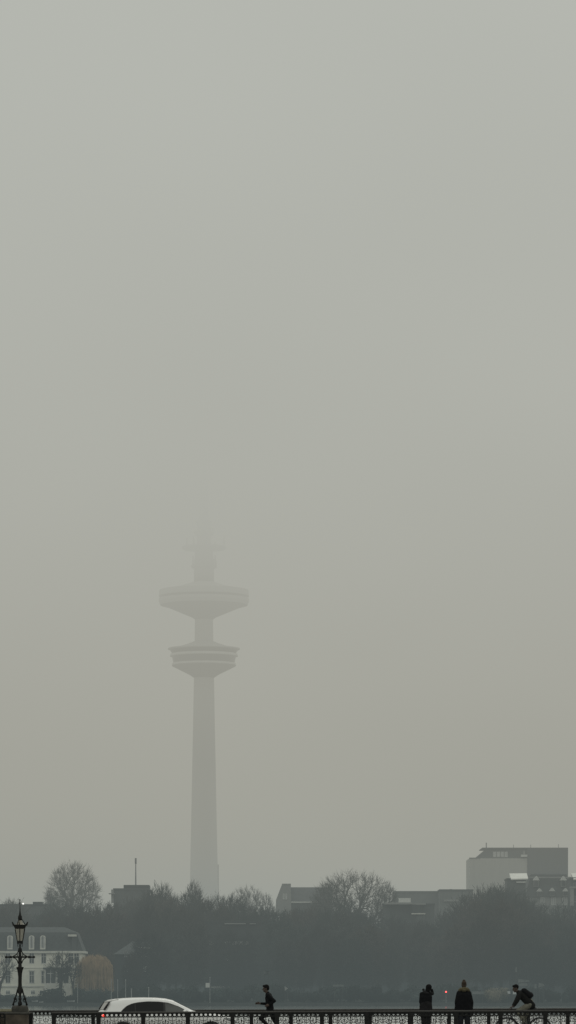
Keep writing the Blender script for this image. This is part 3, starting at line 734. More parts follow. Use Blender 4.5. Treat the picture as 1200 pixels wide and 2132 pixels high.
def w_low(q, J):
    pv = J['pelvis']
    for k in (-1, -.5, 0, .5, 1): q.capsule(V(.07*k, 0, pv.z+.17), V(.085*k, 0, pv.z-.16), .122, .134)
def w_leg(q, J): legs_cloth(q, J, (.10, .078, .062), .95)
def w_hood(q, J):
    q.ell(pj(884, 2065.5, -.02, cx), (.065, .075, .05)); q.ell(pj(888, 2068, -.04, cx), (.10, .075, .045)); q.ell(pj(882, 2060.5, .02, cx), (.045, .045, .04))
def long_hair(q, P, rot):
    q.ell(P(0, -.022, .03), (.098, .10, .098), rot); q.ell(P(0, -.055, -.06), (.085, .06, .09), rot)
person('person', 'walker seen from behind in a dark jacket, one arm raised to their tilted head', (X(cx, PS), PS, DK), J,
       [('jacket', 'black_cloth', w_jkt, .012), ('tunic', 'grey_cloth', w_low, .012), ('trousers', 'grey_cloth', w_leg, .012), ('hood', 'grey_cloth', w_hood, .012)], long_hair)

# taller walker in a long dark parka with a tan fur collar, seen from behind
cx = 966
J = dict(head=pj(966.6, 2050.0, .04, cx), face=V(.1, 1, -.1), up=V(0, .05, 1), neck=pj(966, 2062, 0, cx), chest=pj(966, 2073, 0, cx), pelvis=pj(966, 2098, 0, cx),
    shl=pj(956, 2068, 0, cx), shr=pj(976.5, 2068, 0, cx), ell=pj(951.6, 2086, -.03, cx), elr=pj(981.4, 2087, -.03, cx), wrl=pj(952, 2103, .06, cx), wrr=pj(981.5, 2104, .06, cx),
    hdl=(V(.1, .3, -1), V(1, 0, 0), V(0, 1, .2), .5), hdr=(V(-.1, .3, -1), V(-1, 0, 0), V(0, 1, .2), .5), hairmat='hair_b',
    hipl=pj(960, 2104, 0, cx), hipr=pj(972, 2104, 0, cx), knl=pj(959.5, 2134, .02, cx), knr=pj(974.5, 2134, .04, cx), anl=V(-.10, -.02, .09), anr=V(.14, .03, .09), tol=V(-.12, .16, .035), tor=V(.17, .2, .035))
def p_coat(q, J):
    ch = J['chest']; q.capsule(J['shl'], J['shr'], .075, .075)
    for k in (-1, -.5, 0, .5, 1):
        q.capsule(V(.115*k, 0, ch.z+.0), V(.19*k, 0, .86), .118 if abs(k) == 1 else .142, .125)
    sleeves(q, J, (.082, .074, .058))
def p_leg(q, J): legs_cloth(q, J, (.105, .085, .066), .95)
def p_fur(q, J):
    for a in np.linspace(-2.9, -.25, 10): q.ell(V(.008+.14*math.cos(a), .02+.11*math.sin(a), pj(0, 2060.6, 0, cx).z + .02*math.sin(a*5)), (.055, .055, .055), None, 10, 7)
    q.ell(V(0.02, -.06, pj(0, 2058.0, 0, cx).z), (.10, .06, .045))
def bun_hair(q, P, rot):
    q.ell(P(0, -.018, .035), (.080, .096, .094), rot); q.ell(P(0, -.02, .115), (.05, .05, .045), rot); q.ell(P(0, -.055, -.05), (.07, .055, .085), rot)
person('person', 'tall walker seen from behind in a long black parka with a tan fur collar', (X(cx, PS), PS, DK), J,
       [('parka', 'black_cloth', p_coat, .013), ('trousers', 'jeans', p_leg, .012), ('fur_collar', 'fur', p_fur, .011)], bun_hair)

# cyclist leaning over the handlebars, facing left
cx = 1090
J = dict(head=pj(1073.8, 2058.0, 0, cx), face=V(-1, -.15, -.22), up=V(-.3, 0, 1), neck=pj(1079.5, 2066, 0, cx), chest=pj(1087, 2073, 0, cx), pelvis=pj(1102.5, 2089, 0, cx),
    shl=pj(1083, 2069, -.19, cx), shr=pj(1083, 2069, .19, cx), ell=pj(1076.5, 2083, -.25, cx), elr=pj(1076.5, 2083, .25, cx), wrl=pj(1070, 2093.5, -.25, cx), wrr=pj(1070, 2093.5, .25, cx),
    hdl=(V(-.75, 0, -.45), V(-.4, 0, -1), V(0, 1, 0), 1.0), hdr=(V(-.75, 0, -.45), V(-.4, 0, -1), V(0, -1, 0), 1.0),
    hipl=pj(1103, 2092, -.09, cx), hipr=pj(1103, 2092, .09, cx), knl=V(-.165, -.11, .93), anl=V(.03, -.115, .545), tol=V(-.10, -.12, .49), knr=V(.03, .10, .72), anr=V(.10, .115, .31), tor=V(-.035, .12, .25))
def c_jkt(q, J): torso_cloth(q, J, .122, .28); sleeves(q, J, (.078, .066, .05))
def c_leg(q, J): legs_cloth(q, J, (.108, .076, .055), .93)
def c_hair(q, P, rot):
    q.ell(P(0, -.02, .045), (.082, .094, .086), rot); q.ell(P(0, .04, .088), (.06, .05, .032), rot)
person('person', 'cyclist in a dark jacket and pale trousers leaning left over the handlebars', (X(cx, PS), PS, DK), J,
       [('jacket', 'olive_cloth', c_jkt, .012), ('trousers', 'khaki_cloth', c_leg, .012)], c_hair)
t = thing('backpack', 'black backpack worn on the back of the cyclist', 'backpack', (X(cx, PS), PS, DK))
a, b = pj(1091.5, 2063.2, 0, cx), pj(1103.0, 2072.5, 0, cx)
q = MB()
for k in (-1, 0, 1): q.capsule(a+V(0, .085*k, 0), b+V(0, .085*k, 0), .092, .10)
remesh(q, 'bag', M['nylon'], t, .012, 4, .5)
q = MB()
for k in (-1, 0, 1): q.capsule(b+V(.035, .06*k, .045), b+V(.06, .06*k, .0), .06, .06)
remesh(q, 'pocket', M['nylon'], t, .012, 3, .5)
for k in (-1, 1):
    q = MB(); q.tube([pj(1090, 2064, .13*k, cx), pj(1084, 2062.5, .14*k, cx), pj(1080.5, 2067, .15*k, cx), pj(1082.5, 2075, .16*k, cx), pj(1090, 2081.5, .16*k, cx), pj(1098, 2080, .15*k, cx)], .013, 6); q.build('strap', M['nylon'], t, True)
# bicycle
t = thing('bicycle', 'dark bicycle ridden by the cyclist behind the near railing', 'bicycle', (X(cx, PS), PS, DK))
wr = .35; fx, rx, wz = -.52, .52, .37
for wx in (fx, rx):
    mb = MB(); mb.tube([(wx+wr*math.cos(a_), 0, wz+wr*math.sin(a_)) for a_ in np.linspace(0, 2*math.pi, 41)], .021, 8); wheel = mb.build('wheel', M['rubber'], t, True)
    mb = MB(); mb.tube([(wx+(wr-.028)*math.cos(a_), 0, wz+(wr-.028)*math.sin(a_)) for a_ in np.linspace(0, 2*math.pi, 41)], .011, 6); mb.build('rim', M['chrome'], wheel)
    mb = MB()
    for k in range(18):
        a_ = 2*math.pi*k/18; mb.tube([(wx, .02*(-1)**k, wz), (wx+(wr-.03)*math.cos(a_), 0, wz+(wr-.03)*math.sin(a_))], .0015, 4)
    mb.capsule((wx, -.04, wz), (wx, .04, wz), .02, .02); mb.build('spokes', M['chrome'], wheel)
    mb = MB(); a0, a1 = (R(20), R(165)) if wx < 0 else (R(-10), R(175))
    mb.sections([[(wx+(wr+.03+dz)*math.cos(a_), dy, wz+(wr+.03+dz)*math.sin(a_)) for dy, dz in ((-.028, -.012), (0, .004), (.028, -.012))] for a_ in np.linspace(a0, a1, 18)], caps=False, closed=False)
    mb.build('mudguard', M['bikeframe'], t, True)
bb = V(.06, 0, .30); seat = V(.25, 0, .93); ht = V(-.36, 0, .93); hb = V(-.40, 0, .78)
mb = MB()
for a_, b_, r_ in ((bb, seat, .016), (bb, hb, .02), (seat*.9+bb*.1, ht, .017), (hb, ht, .02)): mb.tube([a_, b_], r_, 8)
for s_ in (-1, 1):
    mb.tube([bb+V(0, .03*s_, 0), V(rx, .05*s_, wz)], .01, 6); mb.tube([seat*.85+bb*.15+V(0, .02*s_, 0), V(rx, .05*s_, wz)], .009, 6)
    mb.tube([hb+V(0, .04*s_, -.03), V(fx+.05, .05*s_, .5), V(fx, .05*s_, wz)], .012, 6)
mb.build('frame', M['bikeframe'], t, True)
mb = MB(); mb.tube([seat, V(.275, 0, .97)], .013, 8); mb.capsule((.36, 0, .985), (.16, 0, .985), .07, .028); mb.build('saddle', M['plastic'], t, True)
mb = MB(); mb.tube([ht, V(-.365, 0, 1.02), V(-.40, 0, 1.05)], .014, 8)
hz = pj(1066.2, 2096.4, 0, cx)
mb.tube([V(hz.x+.05, -.31, hz.z+.0), V(hz.x, -.22, hz.z), V(-.40, -.05, 1.05), V(-.40, .05, 1.05), V(hz.x, .22, hz.z), V(hz.x+.05, .31, hz.z)], .012, 8); mb.build('handlebar', M['plastic'], t, True)
for s_ in (-1, 1):
    mb = MB(); mb.capsule((hz.x+.0, .22*s_, hz.z), (hz.x+.05, .31*s_, hz.z), .017, .017); mb.build('grip', M['rubber'], t, True)
mb = MB(); mb.tube([bb+V(0, -.07, 0), bb+V(-.08, -.075, .15)], .01, 6); mb.tube([bb+V(0, .07, 0), bb+V(.01, .075, -.10)], .01, 6)
mb.box(bb.x-.13, bb.x-.03, -.15, -.07, bb.z+.14, bb.z+.16); mb.box(bb.x-.06, bb.x+.06, .07, .15, bb.z-.11, bb.z-.09)
mb.lathe([(.0, 0), (.09, 0), (.09, .006), (0, .006)], 24)
for i in range(len(mb.v)-96, len(mb.v)):
    x_, y_, z_ = mb.v[i]; mb.v[i] = (bb.x+x_, -.055+z_, bb.z+y_)
mb.build('crankset', M['chrome'], t)

# ------------------------------------------------------------------ telecommunications tower
TY = 1650.0; ts = F/TY
def tower():
    t = thing('television_tower', 'tall concrete television tower with two round platforms fading into the fog', 'tower', (X(425, TY), TY, 0))
    z = lambda py: Z(py, TY); q = lambda px: px/ts
    mb = MB(); mb.lathe([(q(33), 8), (q(30), z(1880)), (q(28.5), z(1800)), (q(26.2), z(1690)), (q(24.5), z(1600)), (q(22.5), z(1500)), (q(21.3), z(1430)), (q(20.5), z(1400)), (q(19.5), z(1340)), (q(18.8), z(1285)), (q(18.5), z(1215))], 40)
    mb.build('shaft', M['concrete'], t, True)
    mb = MB(); mb.box(q(26.0), q(31), -q(3), q(3), 8, z(1800)); mb.build('service_duct', M['steel'], t)
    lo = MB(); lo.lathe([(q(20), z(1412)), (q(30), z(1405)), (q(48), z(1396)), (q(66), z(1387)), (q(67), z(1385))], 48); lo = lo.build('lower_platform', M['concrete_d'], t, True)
    MB().lathe([(q(66.5), z(1385)), (q(66), z(1381)), (q(62), z(1381))], 48).build('sill_ring', M['towerrim'], lo)
    MB().lathe([(q(63.5), z(1381)), (q(66.5), z(1367.5))], 48, caps=False).build('window_band', M['towerglass'], lo)
    MB().lathe([(q(66.5), z(1367.5)), (q(71), z(1366.3)), (q(69.5), z(1361.5)), (q(64), z(1361.5))], 48).build('ledge_ring', M['towerrim'], lo)
    MB().lathe([(q(65.5), z(1361.5)), (q(71), z(1353.5))], 48, caps=False).build('window_band', M['towerglass'], lo)
    MB().lathe([(q(71), z(1353.5)), (q(75), z(1352)), (q(75), z(1350)), (q(55), z(1347.5)), (q(32), z(1340)), (q(20), z(1335))], 48).build('roof', M['concrete'], lo)
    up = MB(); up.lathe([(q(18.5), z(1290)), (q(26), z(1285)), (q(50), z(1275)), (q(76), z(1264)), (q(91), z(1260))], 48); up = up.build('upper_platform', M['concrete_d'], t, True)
    MB().lathe([(q(91), z(1260)), (q(94), z(1252)), (q(94), z(1246.5))], 48, caps=False).build('lower_drum', M['concrete'], up)
    MB().lathe([(q(91.5), z(1246.5)), (q(91.5), z(1242))], 48, caps=False).build('window_band', M['towerglass'], up)
    MB().lathe([(q(91.5), z(1242)), (q(94), z(1241.5)), (q(93), z(1229)), (q(80), z(1227)), (q(50), z(1221)), (q(26), z(1213)), (q(19), z(1211))], 48).build('roof', M['concrete'], up)
    mb = MB(); mb.lathe([(q(21), z(1215)), (q(21), z(1180)), (q(19), z(1150)), (q(15), z(1140)), (q(14), z(1090)), (q(10), z(1085)), (q(8), z(1000)), (q(3.5), z(995)), (q(3), z(900)), (q(1.2), z(895)), (q(1), z(806))], 16)
    mb.build('mast', M['steel'], t, True)
    for py, r in ((1182, 27), (1143, 46), (1112, 22), (1090, 17)):
        mb = MB(); mb.lathe([(q(r-3), z(py)-.3), (q(r), z(py)+.3), (q(r), z(py)+1.0), (q(r-3), z(py)+1.2)], 28); mb.build('antenna_deck', M['steel'], t)
    rnd = random.Random(5)
    for k in range(26):
        a = rnd.random()*6.28; py, r = rnd.choice(((1182, 25), (1143, 43), (1143, 30), (1112, 20))); mb = MB()
        mb.tube([(q(r)*math.cos(a), q(r)*math.sin(a), z(py)), (q(r)*math.cos(a), q(r)*math.sin(a), z(py)+rnd.uniform(2.5, 6))], .35, 6)
        mb.build('aerial', M['steel'], t)
tower()

# ------------------------------------------------------------------ buildings
def rect_window(parent, x0, x1, z0, z1, y, fr='winframe', pn='pane', bars=(1, 1), arch=False, proud=.06):
    mb = MB(); f = .09
    mb.box(x0, x1, y-proud, y, z0-.08, z0+f); mb.box(x0, x1, y-proud, y, z1-f, z1)
    mb.box(x0, x0+f, y-proud, y, z0+f, z1-f); mb.box(x1-f, x1, y-proud, y, z0+f, z1-f)
    for i in range(bars[0]):
        c = x0+(x1-x0)*(i+1)/(bars[0]+1); mb.box(c-.05, c+.05, y-proud+.004, y-.004, z0+f, z1-f)
    if bars[1]:
        c = z0+(z1-z0)*.66; mb.box(x0+f, x1-f, y-proud+.006, y-.006, c-.05, c+.05)
    o = mb.build('window', M[fr], parent)
    mb = MB(); mb.add([(x0+f*.5, y-.02, z0+.02), (x1-f*.5, y-.02, z0+.02), (x1-f*.5, y-.02, z1-.02), (x0+f*.5, y-.02, z1-.02)], [(0, 1, 2, 3)])
    mb.build('pane', M[pn], o, fix=False)
    return o
def bld(name, label, cat, Y, cxp, group=None):
    t = thing(name, label, cat, (X(cxp, Y), Y, 0), 0, group)
    fx_ = lambda px: X(px, Y) - X(cxp, Y)
    fz = lambda py: Z(py, Y)
    return t, fx_, fz

def villa():
    Y = 800.0; t, x, z = bld('villa', 'cream three-storey villa with dark mansard roof on the far shore behind the lamp', 'villa', Y, 75)
    g = GZ(Y)-.4; x0, x1 = x(-45), x(171); e = z(1980)
    mb = MB(); mb.box(x0, x1, 0, 14, g, e-.5); mb.build('wall', M['villa'], t)
    mb = MB(); mb.box(x0-.5, x1+.5, -.5, 14.5, e-.5, e); mb.box(x0-.02, x1+.02, -.18, .0, z(2055), z(2052)); mb.box(x0-.02, x1+.02, -.12, 0, z(2016), z(2014.4))
    mb.build('cornice', M['villatrim'], t)
    rt = z(1941)
    mb = MB(); mb.sections([[(x0-.2+i, 0-.2+i, zz), (x1+.2-i, -.2+i, zz), (x1+.2-i, 14.2-i, zz), (x0-.2+i, 14.2-i, zz)] for i, zz in ((0, e+.01), (1.3, rt-.6), (1.6, rt), (4.5, rt+1.2))])
    mb.build('roof', M['slate'], t)
    for px in (21, 66, 89.5):
        a, b = x(px-5.6), x(px+5.6); mb = MB(); c = (a+b)/2; hw_ = (b-a)/2
        arc = [(c+hw_*math.cos(u), z(1952)+hw_*.8*math.sin(u)) for u in np.linspace(0, math.pi, 9)]
        mb.prism([(a, e+.35), (b, e+.35)] + arc, -.15, 2.2); d = mb.build('dormer', M['villatrim'], t)
        mb = MB(); ia = hw_*.62
        arc = [(c+ia*math.cos(u), z(1952)+ia*.8*math.sin(u)) for u in np.linspace(0, math.pi, 9)]
        mb.prism([(c-ia, e+.7), (c+ia, e+.7)] + arc, -.19, -.152); mb.build('pane', M['pane_l'], d)
        mb = MB(); mb.box(c-.05, c+.05, -.23, -.195, e+.7, z(1949)); mb.build('glazing_bar', M['slate'], d)
    mb = MB(); mb.box(x(150), x(159), -.1, 3, e+.3, z(1950)); d = mb.build('dormer', M['wall_g'], t)
    mb = MB(); mb.box(x(142), x(159.5), -.3, 3.2, z(1950)+.005, z(1945.5)); mb.build('dormer_roof', M['villatrim'], d)
    for px in (-30, 17, 66.5, 91.5, 148, 160): rect_window(t, x(px-5.2), x(px+5.2), z(2006), z(1984.5), 0)
    rect_window(t, x(116.5), x(126), z(2011), z(1989), 0, bars=(1, 0))
    for px in (-30, 17, 66.5, 91.5): 
        rect_window(t, x(px-5.2), x(px+5.2), z(2047), z(2022), 0)
        mb = MB(); mb.box(x(px-6.5), x(px+6.5), -.22, 0, z(2021.5), z(2019)); mb.build('lintel', M['villatrim'], t)
    for px in (-30, 17, 69, 88): rect_window(t, x(px-4.5), x(px+4.5), z(2070), z(2062), 0)
    # loggia bay with a balcony on top
    mb = MB(); yb = -2.6
    mb.box(x(94.5), x(148), yb, -.002, g, z(2047)); mb.box(x(94.5), x(97), yb, -.002, z(2047), z(2018)); mb.box(x(117.5), x(121.5), yb, -.002, z(2047), z(2018)); mb.box(x(144.5), x(148), yb, -.002, z(2047), z(2018))
    mb.build('bay', M['villatrim'], t)
    mb = MB(); mb.box(x(92), x(150.5), yb-.3, -.004, z(2018), z(2014.5)); mb.build('balcony_floor', M['wall_g'], t)
    mb = MB()
    for k in range(22):
        c = x(93)+(x(149.5)-x(93))*k/21; mb.box(c-.07, c+.07, yb-.2, yb-.06, z(2014.5), z(2008))
    mb.box(x(92.5), x(150), yb-.25, yb-.02, z(2008), z(2006.6)); mb.build('balustrade', M['villatrim'], t)
    for a, b in ((97, 117.5), (121.5, 144.5)):
        mb = MB(); mb.box(x(a), x(b), yb+.35, yb+.40, z(2047), z(2018)); o = mb.build('bay_window', M['pane'], t)
        mb = MB(); mb.box(x(a)+.3, x(b)-.3, yb+.30, yb+.345, z(2027.5), z(2026)); mb.box((x(a)+x(b))/2-.06, (x(a)+x(b))/2+.06, yb+.31, yb+.348, z(2047), z(2018)); mb.build('frame', M['winframe'], o)
villa()

def block(name, label, Y, px0, px1, top, wall='wall_g', depth=14, wins=None, roof=None, cat='building', group=None, extra=None, roof_m='roof_g'):
    """plain city block; top/px in picture rows; wins=(cols, rows, w_m, h_m); roof=('hip'|'gable'|'flat', rise)"""
    t, x, z = bld(name, label, cat, Y, (px0+px1)/2, group); g = GZ(Y)-.5; x0, x1 = x(px0), x(px1)
    zt = z(top); rise = roof[1] if roof else 0; e = zt - rise
    mb = MB(); mb.box(x0, x1, 0, depth, g, e); mb.build('wall', M[wall], t)
    mb = MB()
    if roof and roof[0] == 'hip':
        mb.sections([[(x0-.4+i, -.4+i, zz), (x1+.4-i, -.4+i, zz), (x1+.4-i, depth+.4-i, zz), (x0-.4+i, depth+.4-i, zz)] for i, zz in ((0, e+.004), (min(depth, x1-x0)*.42, zt))])
    elif roof and roof[0] == 'gable':
        mb.sections([[(xx, -.4, e+.004), (xx, depth*.5, zt), (xx, depth+.4, e+.004)] for xx in (x0-.3, x1+.3)])
    elif roof and roof[0] == 'mansard':
        mb.sections([[(x0-.3+i, -.3+i, zz), (x1+.3-i, -.3+i, zz), (x1+.3-i, depth+.3-i, zz), (x0-.3+i, depth+.3-i, zz)] for i, zz in ((0, e+.004), (1.6, zt-.5), (3, zt))])
    else:
        mb.box(x0-.15, x1+.15, -.15, depth+.15, e+.003, e+.45)
    mb.build('roof', M[roof_m], t)
    if wins:
        c, r, ww, hh = wins; y_hi = e-1.0
        for j in range(r):
            for i in range(c):
                cx_ = x0+(x1-x0)*(i+.5)/c; zc = y_hi-hh-j*3.5
                if zc > g+1: rect_window(t, cx_-ww/2, cx_+ww/2, zc, zc+hh, 0, 'wall_m', 'pane', bars=(1, 0), proud=.05)
    if extra: extra(t, x, z, e)
    return t
# dark-roofed block with a mast, left of the tower
def ex_mast(t, x, z, e):
    mb = MB(); mb.box(x(257), x(310), 2, 11, e+.46, z(1842)); mb.build('penthouse', M['wall_d'], t)
    mb = MB(); mb.tube([(x(281), 6, z(1842)), (x(281), 6, z(1790))], [.2, .11], 8); mb.tube([(x(281), 6, z(1797)), (x(281), 6, z(1785))], .24, 8); mb.build('antenna_mast', M['steel'], t)
    mb = MB(); mb.box(x(232), x(237), -.3, .6, z(1880), z(1852)); mb.box(x(227), x(240), -1, 2, z(1861.5), z(1859.8)); mb.build('parapet', M['wall_m'], t)
block('office_block', 'dark flat-roofed office block with a thin antenna mast on top', 960, 237, 309, 1853, 'wall_g', 16, None, None, extra=ex_mast, roof_m='roof_g')
def ex_lit(t, x, z, e):
    mb = MB(); mb.box(x(67), x(86), 3, 9, e+.46, z(1877)); mb.build('penthouse', M['wall_d'], t)
    mb = MB(); mb.tube([(x(49), -.6, z(1888)), (x(49), -.6, z(1882.5))], .09, 6); l = mb.build('lamp_bracket', M['steel'], t)
    mb = MB(); mb.ell((x(49), -.6, z(1881.8)), (.19, .19, .19)); mb.build('lit_lamp', M['lampglow'], l, True)
block('long_block', 'long low grey block at the left edge with one bright lamp on its roofline', 940, -90, 96, 1886, 'wall_g', 15, None, None, extra=ex_lit, roof_m='wall_d')
def ex_gab(t, x, z, e):
    mb = MB(); mb.prism([(x(574), z(1905)), (x(607), z(1905)), (x(606), z(1840)), (x(588), z(1840)), (x(575), z(1874))], -1.0, 12); mb.build('stair_gable', M['wall_m'], t)
    mb = MB(); mb.box(x(604), x(662), -.6, -.01, z(1880), z(1877)); mb.build('eaves_board', M['winframe'], t)
    for px in (591, 596.5): rect_window(t, x(px-1.8), x(px+1.8), z(1872), z(1861), -1.0, 'winframe', 'pane_l', bars=(0, 0))
block('slate_roofed_house', 'long slate-roofed house with a steep grey end gable right of the tower', 990, 600, 690, 1846, 'wall_g', 13, None, ('gable', 4.3), extra=ex_gab)
def ex_ter(t, x, z, e):
    mb = MB(); mb.box(x(831), x(856), 1.5, 5, z(1879), z(1869.5)); mb.build('terrace_hut', M['winframe'], t)
    mb = MB(); mb.box(x(801), x(858), -3.2, 3, z(1883.5), z(1879.5)); mb.box(x(858), x(886), -2.0, 3, z(1884), z(1881)); mb.build('terrace_slab', M['wall_m'], t)
    mb = MB(); mb.box(x(857), x(876), -2.6, -1.0, z(1903), z(1884.5)); mb.build('dark_bay', M['wall_d'], t)
    mb = MB(); c = x(873); rr = x(884)-c
    mb.sections([[(c+rr*k*math.cos(u), -3+(-1.5)*math.sin(u)*k, zz) for u in np.linspace(0, math.pi, 15)] for k, zz in ((1, z(1932)), (1, z(1907)), (.8, z(1904.5)))], caps=True)
    mb.build('round_bay', M['wall_g'], t, True)
    mb = MB(); mb.box(x(856), x(884.5), -4.9, -2.9, z(1904.4), z(1902)); mb.build('bay_roof', M['villatrim'], t)
block('terraced_building', 'grey building with a pale roof terrace and round bay above the trees', 930, 800, 905, 1884.5, 'wall_g', 14, None, None, extra=ex_ter)
block('flat_roofed_block', 'grey flat-roofed block behind the roof terrace', 1010, 822, 917, 1858.5, 'wall_h', 16, None, None, roof_m='wall_h')
def ex_pit(t, x, z, e):
    mb = MB(); mb.prism([(x(916), e), (x(942), e), (x(942), z(1851)), (x(938), z(1851))], 1, 11); mb.build('roof_slope', M['roof_g'], t)
    mb = MB(); mb.box(x(924), x(955), -.5, -.01, z(1877), z(1873)); mb.build('eaves_board', M['wall_m'], t)
block('pitched_block', 'grey block with one sharp roof slope just left of the large hall', 1000, 916, 985, 1855, 'wall_h', 12, None, None, extra=ex_pit)

def hall():
    Y = 1150.0; t, x, z = bld('fly_tower', 'huge windowless hall with pale panelled front and dark right block', 'hall', Y, 1076); g = GZ(Y)-.5
    mb = MB(); mb.box(x(978), x(1098), 0, 22, g, z(1787)); mb.build('front_block', M['wall_l'], t)
    mb = MB(); mb.box(x(1098)+.01, x(1183), -.2, 22, g, z(1766.5)); mb.build('dark_block', M['clad_d'], t)
    mb = MB(); mb.prism([(x(990), z(1787)+.02), (x(1098), z(1787)+.02), (x(1098), z(1767)), (x(1012), z(1768.5))], 1.2, 20); mb.build('top_storey', M['clad_d'], t)
    mb = MB(); mb.box(x(1005), x(1183.6), .6, 21, z(1766.4), z(1764.6)); mb.box(x(977.5), x(1000), -.2, 2, z(1787)+.01, z(1785.6)); mb.build('roof_edge', M['roof_g'], t)
    for k in range(4): rect_window(t, x(1027+k*8), x(1034.2+k*8), z(1784), z(1772.5), 1.19, 'wall_m', 'pane_l', bars=(0, 0))
    mb = MB(); mb.box(x(1085), x(1098), -.8, 1, z(1784), z(1779.5)); mb.build('plant_box', M['winframe'], t)
    mb = MB(); mb.box(x(1090), x(1094), 1.0, 1.9, z(1779), z(1771)); mb.build('vent', M['wall_m'], t)
    for px, py in ((1015, 1753), (1072, 1757), (1108, 1757), (1166, 1756)):
        mb = MB(); mb.tube([(x(px), 6, z(1766)), (x(px), 6, z(py))], .2 if px == 1015 else .1, 6); mb.build('antenna', M['steel'], t)
    mb = MB()
    for px in (989, 1012, 1041, 1070): mb.box(x(px)-.06, x(px)+.06, -.03, 0, g, z(1788))
    mb.build('panel_joints', M['wall_l'], t)
hall()
def ex_dorm(t, x, z, e):
    def dorm(px, top, bot, w_, win=True):
        mb = MB(); a, b, c = x(px-w_), x(px+w_), x(px); zb, zt = z(bot), z(top); m_ = zt-(zt-zb)*.42
        mb.prism([(a+.25, zb), (b-.25, zb), (b-.25, m_), (a+.25, m_)], -1.0, 3.5); d = mb.build('dormer', M['wall_m'], t)
        mb = MB(); mb.prism([(a, m_+.01), (b, m_+.01), (c+(b-c)*.3, zt-.15), (c, zt), (c-(b-c)*.3, zt-.15)], -1.15, 3.5); mb.build('gablet', M['winframe'], d)
        if win: 
            mb = MB(); mb.box(c-.55, c+.55, -1.04, -1.005, zb+.15, m_-.1); mb.build('pane', M['pane'], d)
    for px, a, b in ((1116.5, 1824, 1846), (1173, 1824, 1846)): dorm(px, a, b, 7)
    for px, a, b in ((1123, 1849.5, 1866), (1149.5, 1848.5, 1866), (1177, 1849, 1866)): dorm(px, a, b, 6.5)
    mb = MB(); mb.box(x(1097), x(1190), -.25, 0, z(1828), z(1825.5)); mb.build('roof_moulding', M['wall_m'], t)
    for px in (1130, 1153, 1176): rect_window(t, x(px-5), x(px+5), z(1884), z(1868), 0, 'winframe', 'pane_l', bars=(1, 0))
block('mansard_house', 'grey mansard-roofed house with two rows of pale dormers at the right', 980, 1096, 1191, 1816.5, 'wall_m', 14, None, ('mansard', 6.6), extra=ex_dorm)
def ex_white(t, x, z, e):
    mb = MB(); mb.sections([[(x(1064), -.8, z(1830)), (x(1099.5), -.8, z(1829)), (x(1099.5), 4.5, z(1817)), (x(1063), 4.5, z(1817.4))], [(x(1064), -.8, z(1830)-.3), (x(1099.5), -.8, z(1829)-.3), (x(1099.5), 4.5, z(1830)-.3), (x(1063), 4.5, z(1830)-.3)]]); mb.build('white_lantern_roof', M['roof_w'], t)
    mb = MB(); mb.box(x(1075), x(1094), -.9, -.01, z(1838), z(1835.5)); mb.build('eaves_board', M['winframe'], t)
block('stair_house', 'dark narrow house under a bright white roof left of the mansard house', 965, 1056, 1095, 1832, 'wall_g', 10, None, None, extra=ex_white)
def ex_white2(t, x, z, e):
    mb = MB(); mb.sections([[(x(1194), -.8, z(1829.5)), (x(1238), -.8, z(1829.5)), (x(1238), 4.5, z(1817)), (x(1192), 4.5, z(1817))], [(x(1194), -.8, z(1830)-.3), (x(1238), -.8, z(1830)-.3), (x(1238), 4.5, z(1830)-.3), (x(1192), 4.5, z(1830)-.3)]]); mb.build('white_lantern_roof', M['roof_w'], t)
    mb = MB(); mb.box(x(1186), x(1230), -2.2, -.01, z(1850), z(1846)); mb.box(x(1187), x(1194), -2.0, -.3, z(1886), z(1850)); mb.build('balcony', M['wall_m'], t)
block('corner_house', 'corner house at the right edge with white roof and pale balcony', 955, 1190, 1245, 1830, 'clad_d', 12, (3, 3, 1.3, 1.6), None, extra=ex_white2)
# houses half lost among the trees
def ex_band(t, x, z, e):
    mb = MB(); mb.box(x(468), x(512), -.5, -.01, z(1924.2), z(1922.2)); mb.box(x(520), x(533), -.45, -.01, z(1924), z(1922.6)); mb.build('cornice', M['wall_m'], t)
    for px in (441, 473, 483, 492, 501, 513): rect_window(t, x(px-4), x(px+4), z(1966.5), z(1960.5), -.0, 'winframe', 'pane_l', bars=(1, 0))
    for px in (443, 474): rect_window(t, x(px-1.4), x(px+1.4), z(2000), z(1985), -.0, 'winframe', 'pane', bars=(0, 0))
    mb = MB(); mb.box(x(440), x(478), -1.2, -.01, z(2057.5), z(2053)); mb.build('entrance_canopy', M['villatrim'], t)
block('town_house', 'dim town house among the trees with a pale strip of windows', 872, 430, 560, 1921, 'wall_d', 12, None, ('flat', 0), cat='house', extra=ex_band, roof_m='wall_d')
def ex_g2(t, x, z, e):
    mb = MB(); mb.prism([(x(288), z(1976)), (x(322), z(1976)), (x(305), z(1962))], -1.2, 5); mb.build('gablet', M['roof_g'], t)
    mb = MB(); mb.box(x(290), x(321), -1.4, -.01, z(1975.5), z(1972.5)); mb.build('eaves_board', M['villatrim'], t)
    for px in (296, 304, 262, 275): rect_window(t, x(px-3), x(px+3), z(1992), z(1980), -.0, 'wall_m', 'pane', bars=(1, 0))
    for px in (262, 280, 303): rect_window(t, x(px-3.5), x(px+3.5), z(2023), z(2011), -.0, 'winframe', 'pane', bars=(1, 0))
block('gabled_house', 'dim grey gabled house among the trees right of the willow', 838, 240, 330, 1960, 'wall_d', 11, None, ('hip', 3.0), cat='house', extra=ex_g2, roof_m='slate')
